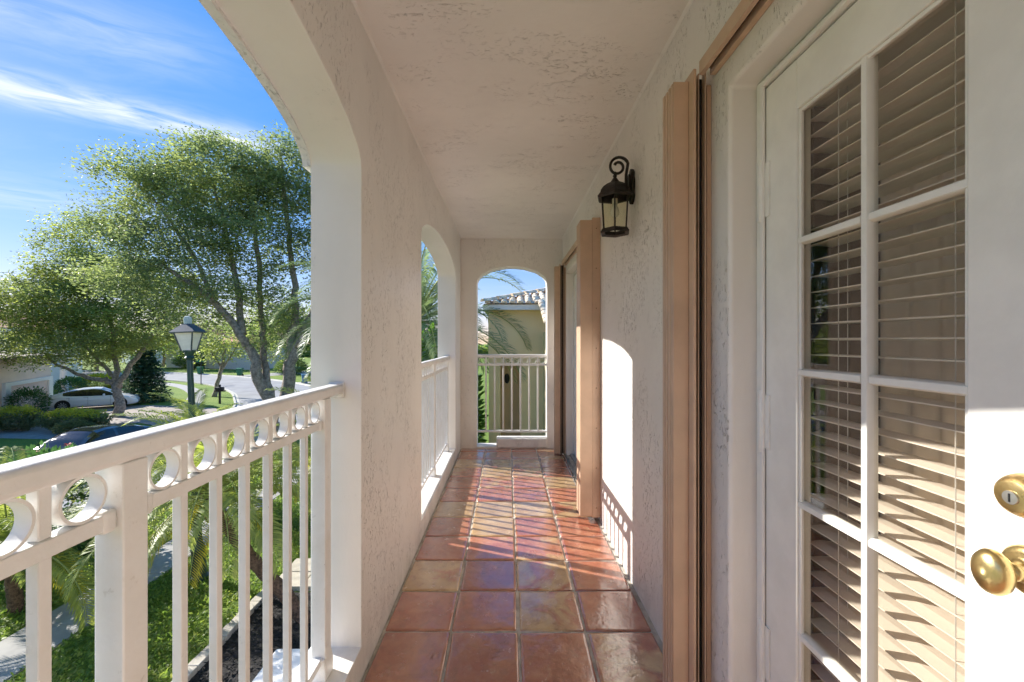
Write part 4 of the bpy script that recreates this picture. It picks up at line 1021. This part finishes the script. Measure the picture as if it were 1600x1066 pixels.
tree('oak_tree', 'tall spreading tree with two leaning trunks behind the near arch pillar', tuple(gp(430, 18, 0)[0]), [
    [gp(432, 18, .36), Q(422, 630, 18, .26), Q(400, 565, 17.8, .20), Q(376, 522, 17.5, .15), Q(338, 475, 17.2, .13), Q(292, 440, 17, .09), Q(240, 405, 16.8, .05)],
    [Q(421, 625, 18, .19), Q(414, 565, 18.2, .14), Q(408, 500, 18.5, .11), Q(405, 420, 18.7, .11), Q(396, 330, 18.8, .07), Q(384, 265, 18.9, .03)],
    [gp(446, 18.6, .36), Q(450, 600, 18.6, .27), Q(457, 545, 18.6, .21), Q(462, 480, 18.7, .15), Q(456, 400, 18.8, .11), Q(445, 310, 18.9, .09), Q(438, 240, 19, .04)],
    [Q(376, 522, 17.5, .15), Q(372, 450, 18, .12), Q(352, 360, 18.3, .08), Q(335, 290, 18.6, .04)],
    [Q(457, 545, 18.6, .18), Q(485, 490, 18.9, .13), Q(520, 420, 19.2, .09), Q(540, 330, 19.4, .05)],
    [Q(338, 475, 17.2, .09), Q(300, 395, 17.5, .07), Q(255, 330, 17.8, .05), Q(215, 285, 18, .03)]],
    [bl(345, 292, 18.6, 105, 68, wt=1.35), bl(445, 275, 18.8, 75, 62, wt=1.2), bl(215, 285, 18, 62, 44, wt=1.5), bl(290, 370, 17.6, 95, 52), bl(400, 370, 18.4, 95, 55, wt=.7),
     bl(200, 375, 17.4, 55, 38), bl(530, 330, 19.3, 70, 100), bl(470, 450, 18.9, 60, 70, wt=.7), bl(330, 440, 17.2, 85, 48, wt=.8), bl(250, 440, 17, 75, 46, wt=1.0), bl(165, 330, 17.8, 45, 40, wt=1.1), bl(300, 505, 17.6, 70, 30, wt=.8), bl(410, 480, 18.6, 60, 45, wt=.8), bl(440, 540, 18.8, 45, 26, wt=.8), bl(180, 430, 17, 60, 40)],
    1150, 110000, .14, .36, 'oak_leaf', 11, .4)
tree('oak_tree', 'smaller spreading tree with a forked trunk in front of the white car', tuple(gp(186, 26.4, 0)[0]), [
    [gp(187, 26.4, .30), Q(184, 615, 26.4, .23), Q(182, 598, 26.4, .22), Q(160, 594, 26.2, .14), Q(120, 585, 26, .10), Q(75, 560, 25.6, .05)],
    [Q(183, 606, 26.4, .18), Q(181, 570, 26.4, .14), Q(176, 515, 26.5, .11), Q(160, 450, 26.6, .07), Q(140, 380, 26.8, .03)],
    [Q(184, 606, 26.4, .18), Q(200, 575, 26.4, .15), Q(225, 545, 26.3, .11), Q(246, 510, 26.3, .08), Q(270, 470, 26.2, .04)],
    [Q(181, 590, 26.4, .12), Q(150, 560, 26.1, .08), Q(110, 510, 26, .06), Q(70, 470, 25.9, .03)]],
    [bl(100, 475, 26, 95, 48, wt=1.3), bl(55, 535, 25.6, 75, 34), bl(195, 500, 26.4, 75, 48, wt=1.1), bl(165, 420, 26.6, 62, 42, wt=1.2), bl(138, 358, 26.8, 48, 30, wt=1.3), bl(268, 480, 26.2, 62, 45), bl(20, 490, 25.6, 55, 45), bl(225, 430, 26.4, 55, 40), bl(130, 545, 26, 80, 30, wt=1.0), bl(110, 420, 26.4, 55, 40, wt=1.2), bl(60, 460, 25.8, 60, 36), bl(240, 530, 26.2, 55, 26, wt=.7), bl(95, 375, 26.6, 35, 26)],
    900, 95000, .165, .40, 'oak_leaf_light', 23, .3)
tree('street_tree', 'slim leaning young tree beside the mailbox', tuple(gp(334, 36, 0)[0]), [
    [gp(335, 36, .20), Q(340, 600, 36, .17), Q(347, 574, 36, .14), Q(352, 545, 36, .06)], [Q(346, 578, 36, .10), Q(362, 555, 36, .06), Q(376, 530, 36, .03)], [Q(347, 575, 36, .08), Q(330, 550, 36, .05), Q(318, 525, 36, .03)]],
    [bl(350, 548, 36, 36, 20), bl(325, 535, 36, 22, 18), bl(372, 530, 36, 22, 20)], 60, 2600, .24, .45, 'oak_leaf_light', 31, .2)
k = 0
BT = [(300, 70, 505, 60), (355, 92, 498, 70), (405, 66, 480, 55), (445, 60, 470, 60), (490, 62, 480, 60), (255, 78, 500, 70), (205, 74, 505, 80), (150, 66, 490, 90), (90, 60, 480, 90), (330, 110, 500, 60), (40, 70, 490, 80)]
BL = ['round-headed tree right above the lamp hood in the distance', 'tree behind the red roofed white house', 'tree behind the left trunk of the big tree', 'tree between the two trunks of the big tree in the distance',
      'tree just left of the near arch pillar in the distance', 'distant tree left of the street lamp', 'distant tree behind the conifer', 'tree behind the forked trunk across the street', 'tree behind the white porch column',
      'farthest tree beyond the bend of the street', 'tree behind the garage house']
for (x, Y, yt, wpx), lab in zip(BT, BL):
    s = Y / F; b = gp(x, Y, 0)[0]; zt = CAMZ - (yt - VY) * s; hz = zt - GZ; cz = GZ + hz * .62
    tree('background_tree', lab, tuple(b), [[(b, .28), (b + Vector((.2, 0, hz * .3)), .2), (b + Vector((-.3, 0, hz * .75)), .07)]],
         [(b.x, b.y, cz, wpx * s * .5, wpx * s * .5, hz * .36), (b.x + wpx * s * .25, b.y, cz - hz * .1, wpx * s * .35, wpx * s * .35, hz * .25), (b.x - wpx * s * .3, b.y, cz - hz * .05, wpx * s * .35, wpx * s * .35, hz * .26)],
         70, 5200, .42, .8, 'far_leaf', 50 + k, .3, 'trees beyond the street'); k += 1
rg = np.random.default_rng(77); n = 26000                       # far belt of greenery closing the horizon
ax = rg.uniform(-190, 30, n); ht = 6.5 + 2.5 * np.sin(ax * .13) + 1.5 * np.sin(ax * .37 + 1)
c = np.stack([ax, 128 + rg.uniform(-4, 4, n) - np.abs(ax + 60) * .12, GZ + rg.uniform(0, 1, n) * ht], 1)
v, f = leaves(c, 1.3, 8); tag(npmesh('distant_trees', v, f, 'far_leaf'), 'far belt of trees closing off the end of the street', 'trees', kind='stuff')

def shrub(name, label, ctr, rad, n, size, mat, seed, cat='shrub', boxy=False, group=None, tip=None, aspect=.45, stems=8):
    """ctr on the ground; rad = half sizes"""
    t = thing(name, label, cat, ctr, group); rg = np.random.default_rng(seed)
    if boxy:
        c = rg.uniform(-1, 1, (n, 3)); c = c * np.array(rad) * (1 + .10 * np.sin(c[:, [1, 0, 0]] * 9 + seed)); c[:, 2] += rad[2] * 1.02
    else:
        d = rg.normal(size=(n, 3)); d /= np.linalg.norm(d, axis=1)[:, None]; r = rg.uniform(.3, 1, n) ** .5
        r *= 1 + .22 * np.array([mnoise.noise(Vector(q) * 2.2 + Vector((seed, 0, 0))) for q in d]); c = d * r[:, None] * np.array(rad); c[:, 2] += rad[2]
    c[:, 2] = np.maximum(c[:, 2], .03)
    if tip:
        top = c[:, 2] > rad[2] * 1.42 + rg.normal(size=n) * rad[2] * .15
        v, f = leaves(c[top], size, seed + 1, aspect, .5, .3); npmesh('new_growth', v, f, tip, t); c = c[~top]
    v, f = leaves(c, size, seed, aspect, .6, .15); npmesh('foliage', v, f, mat, t)
    m = MB()
    for i in range(stems):
        a = rg.uniform(0, 6.28); q = Vector((math.cos(a) * rad[0] * .6, math.sin(a) * rad[1] * .6, rad[2] * rg.uniform(1, 1.6)))
        m.tube([Vector((q.x * .2, q.y * .2, -.02)), q * .5 + Vector((0, 0, .05)), q], [.02, .014, .006], 5)
    build(m, 'stems', 'bark', t, local=True); return t
shrub('hedge', 'clipped hedge with yellow tips beside the paved drive', (-22.6, 22.1, GZ), (1.9, .75, .60), 9000, .13, 'hedge_leaf', 3, 'hedge', tip='hedge_tip')
shrub('hedge', 'yellow tipped hedge at the left edge in front of the garage', (-25.8, 22.3, GZ), (1.3, .8, .66), 6000, .13, 'hedge_leaf', 4, 'hedge', tip='hedge_tip')
shrub('bush', 'low grey green shrub at the front of the hedge bed', (-21.6, 21.2, GZ), (1.0, .5, .36), 3000, .11, 'hedge_leaf', 5)
shrub('bush', 'round dark green bush in front of the garage door', (-28.9, 25.6, GZ), (.95, .95, .95), 4200, .12, 'bush_leaf', 6)
shrub('bush', 'clipped dark bush at the foot of the white porch column', (-36.6, 35.6, GZ), (1.1, 1.0, .85), 3000, .15, 'bush_leaf', 7)
shrub('hedge', 'bright green hedge behind the white car', (-39.0, 40.5, GZ), (2.4, 1.0, .75), 5000, .2, 'hedge_tip', 8, 'hedge')
shrub('bush', 'dark clipped bush beyond the street in front of the pale house', (-44.0, 72, GZ), (1.8, 1.2, 1.0), 2200, .3, 'bush_leaf', 9)
shrub('bush', 'grey green bush right of the green bins', (-30.5, 60, GZ), (2.2, 1.2, 1.1), 2200, .3, 'far_leaf', 10)
shrub('bush', 'pale bush left of the street lamp beyond the road', (-55, 74, GZ), (3.0, 1.5, 1.2), 2600, .35, 'far_leaf', 12)
poly('gravel_edge', [(-28.5, 20.9), (-20.5, 20.3), (-19.6, 21.6), (-20.6, 23.4), (-28.5, 23.4)], GZ + .01, 'concrete')
# hibiscus at the left edge, red flowers
hb = shrub('hibiscus', 'leafy hibiscus with red flowers at the lower left beside the street', (-10.0, 9.2, GZ), (1.2, 1.1, 1.22), 5200, .13, 'bush_leaf', 14, aspect=.6)
rg = np.random.default_rng(2)
for i in range(9):
    a = rg.uniform(0, 6.28); u = rg.uniform(.3, .85)
    c = (math.cos(a) * 1.15 * u, math.sin(a) * 1.05 * u, 1.22 + 1.25 * math.sqrt(1 - u * u)); m = MB()
    for k in range(5):
        b = k * 1.2566 + i; m.add([c, (c[0] + .05 * math.cos(b - .45), c[1] + .05 * math.sin(b - .45), c[2] + .03), (c[0] + .075 * math.cos(b), c[1] + .075 * math.sin(b), c[2] + .035), (c[0] + .05 * math.cos(b + .45), c[1] + .05 * math.sin(b + .45), c[2] + .03)], [(0, 1, 2, 3)])
    build(m, 'flower', 'petal_red', hb, local=True, fix=False)
# layered conifer
cf = thing('conifer', 'dark layered conifer beside the white car', 'tree', (-28.2, 33.0, GZ)); rg = np.random.default_rng(9)
build(MB().tube([(0, 0, -.05), (0, 0, 4.6)], [.12, .02], 8), 'trunk', 'bark', cf, local=True)
pts = []; m = MB()
for lv in range(17):
    z = .25 + lv * .265; rr_ = 2.0 * (1 - lv / 17.5) ** .8 * rg.uniform(.88, 1.1)
    for b in range(12):
        a = b * 2 * math.pi / 12 + lv * .9; r1 = rr_ * rg.uniform(.8, 1.12); e = Vector((math.cos(a) * r1, math.sin(a) * r1, z - .16 * r1)); mid = e * .55 + Vector((0, 0, z * .45 + .06)); m.tube([(0, 0, z), mid, e], [.02, .012, .004], 4, cap=False)
        for s in range(70):
            u = rg.uniform(.08, 1) ** .8; p = Vector((0, 0, z)).lerp(e, u) + Vector((0, 0, .12 * r1 * u * (1 - u) * 2)); wd = .30 * (1.05 - u) + .07
            pts.append((p.x + rg.normal() * wd * .6, p.y + rg.normal() * wd * .6, p.z + rg.normal() * .05))
build(m, 'branches', 'bark', cf, local=True, fix=False)
v, f = leaves(pts, .20, 5, .5, .25); npmesh('foliage', v, f, 'conifer_leaf', cf)

# =================================================================== palms
def frond_mesh(name, L_, e0, droop, nl, ll, lw, seed, mat, vshape=.5):
    rg = random.Random(seed); n = 16; pts = []; p = Vector((0, 0, 0)); e = e0
    for i in range(n + 1):
        pts.append(p.copy()); e -= droop / n * (.4 + 1.2 * i / n); p = p + Vector((math.cos(e), 0, math.sin(e))) * L_ / n
    mb = MB(); mb.tube(pts, [.014 * L_ / 1.6 * (1 - .85 * i / n) + .002 for i in range(n + 1)], 4, cap=False); nr = len(mb.f)
    for i in range(nl):
        u = .12 + .88 * i / (nl - 1); x = u * n; k = min(int(x), n - 1); c = pts[k].lerp(pts[k + 1], x - k); d = (pts[k + 1] - pts[k]).normalized(); up = Vector((-d.z, 0, d.x))
        l_ = ll * (math.sin(math.pi * (.12 + .80 * u)) ** .7) * rg.uniform(.85, 1.1)
        for s in (-1, 1):
            q = (d * (.55 + .35 * u) + Vector((0, s, 0)) * .95 + up * vshape * rg.uniform(.6, 1.3)).normalized()
            wv = q.cross(up).normalized() * lw; m1 = c + q * l_ * .55 + Vector((0, 0, -.02 * l_)); tip = c + q * l_ * .96 + Vector((0, 0, -.22 * l_ * rg.uniform(.7, 1.4)))
            mb.add([c, m1 + wv, tip, m1 - wv], [(0, 1, 2, 3)])
    me = bpy.data.meshes.new(name); me.from_pydata(mb.v, [], mb.f); me.materials.append(MATS['rachis']); me.materials.append(MATS[mat])
    me.polygons.foreach_set('material_index', [0] * nr + [1] * (len(mb.f) - nr)); return me
def palm(label, base, crown, sets, seed, rt=(.10, .085), skirt=True, group='pygmy palms in the beds'):
    t = thing('palm', label, 'palm', base, group); rg = random.Random(seed); c = Vector(crown) - Vector(base)
    path = [Vector((0, 0, -.05)), Vector((c.x * .22, c.y * .22, c.z * .20)), Vector((c.x * .62, c.y * .62, c.z * .52)), Vector((c.x * .92, c.y * .92, c.z * .84)), c]
    P = []
    for i in range(4):
        for j in range(7): P.append(path[i].lerp(path[i + 1], j / 7))
    P.append(c); n = len(P)
    build(MB().tube(P, [rt[0] + (rt[1] - rt[0]) * i / n + (.012 if i % 2 else 0) for i in range(n)], 10), 'trunk', 'palm_bark', t, local=True, smooth='all')
    if skirt:
        m = MB()
        for k in range(46):
            a = rg.uniform(0, 6.28); z = rg.uniform(-.42, .06); r_ = rt[1] * 1.0 + .02
            q = c + Vector((math.cos(a) * r_, math.sin(a) * r_, z)); e = q + Vector((math.cos(a) * .09, math.sin(a) * .09, .13)); sd = Vector((-math.sin(a), math.cos(a), 0)) * .03
            m.add([q - sd, q + sd, e], [(0, 1, 2)])
        build(m, 'leaf_bases', 'palm_bark', t, local=True, fix=False)
    for (me, cnt, a0, tilt) in sets:
        for k in range(cnt):
            o = mesh_obj('frond', me, None, t); o.location = c + Vector((0, 0, .02))
            o.rotation_euler = (rg.uniform(-.12, .12), tilt + rg.uniform(-.12, .12), a0 + k * 2 * math.pi / cnt + rg.uniform(-.25, .25)); s = rg.uniform(.85, 1.1); o.scale = (s, s, s)
    return t
PF = [frond_mesh('frond_%d' % i, 2.1, R(e), R(d), 54, .42, .015, 60 + i, 'palm_leaf', .35) for i, (e, d) in enumerate(((82, 75), (62, 95), (38, 100), (12, 85)))]
PO = frond_mesh('frond_old', 1.55, R(-8), R(75), 44, .34, .009, 70, 'palm_old', .2)
S_ = lambda a, b, c, d, e, x=0.0: [(PF[0], a, x, 0), (PF[1], b, x + .4, 0), (PF[2], c, x + .1, 0), (PF[3], d, x + .7, 0), (PO, e, x + .3, 0)]
palm('palm with a leaning trunk seen through the balusters beside the lamp', (-3.35, 7.15, GZ), (-5.0, 7.2, -1.28), S_(7, 11, 13, 11, 5), 1, (.11, .085))
palm('palm partly hidden by the near arch pillar', (-3.4, 9.7, GZ), (-3.75, 9.6, -1.15), S_(6, 10, 12, 9, 4, .5), 2)
palm('palm with yellowed lower fronds left of the pavement', (-8.55, 7.4, GZ), (-8.6, 7.35, -2.25), S_(4, 7, 8, 6, 4, 1.0), 3)
palm('palm behind the lamp at the roadside', (-8.9, 12.2, GZ), (-8.9, 12.2, -1.7), S_(4, 6, 7, 6, 2, .2), 4)
DF = [frond_mesh('date_frond_%d' % i, 3.0, R(e), R(d), 70, .52, .013, 80 + i, 'date_leaf', .5) for i, (e, d) in enumerate(((80, 60), (55, 90), (30, 100), (0, 75)))]
palm('large grey green date palm between the second arch and the neighbouring house', (-2.3, 10.2, GZ), (-2.15, 10.1, 1.75), [(DF[0], 7, 0, 0), (DF[1], 10, .3, 0), (DF[2], 12, .1, 0), (DF[3], 10, .5, 0)], 6, (.22, .2), True, None)
palm('second date palm further back left of the neighbouring house', (-4.6, 13.5, GZ), (-4.5, 13.5, 2.2), [(DF[0], 6, 0, 0), (DF[1], 9, .3, 0), (DF[2], 10, .1, 0), (DF[3], 8, .5, 0)], 8, (.22, .2), True, None)
# broad-leaved climber seen through the second arch, shrubs left of the yellow house
shrub('climbing_plant', 'bright green broad-leaved plant seen through the second arch', (-1.75, 9.0, GZ), (.55, .5, 2.45), 2600, .24, 'broad_leaf', 41, 'plant', aspect=.62)
shrub('bush', 'leafy shrub at the left corner of the yellow house', (-.98, 10.4, GZ), (.36, .5, 2.2), 2600, .16, 'broad_leaf', 42, aspect=.55)
shrub('bush', 'yellow green shrub low beside the yellow house', (-.85, 9.2, GZ), (.45, .5, 1.25), 2200, .13, 'oak_leaf_light', 43, aspect=.5)
br = thing('bromeliad', 'reddish bromeliad in the mulch beside the white stucco block', 'plant', (-2.72, 5.95, GZ)); rg = random.Random(4)
for k in range(22):
    a = k * 2.4; e = R(75 - 55 * k / 22); l_ = rg.uniform(.24, .36); d = Vector((math.cos(a) * math.cos(e), math.sin(a) * math.cos(e), math.sin(e))); sd = Vector((-math.sin(a), math.cos(a), 0)) * .022
    m = MB().add([-sd * .6, sd * .6, d * l_ * .55 + sd, d * l_ + Vector((0, 0, -.05)), d * l_ * .55 - sd], [(0, 1, 2, 4), (4, 2, 3)])
    build(m, 'leaf', 'bromeliad', br, local=True, fix=False)
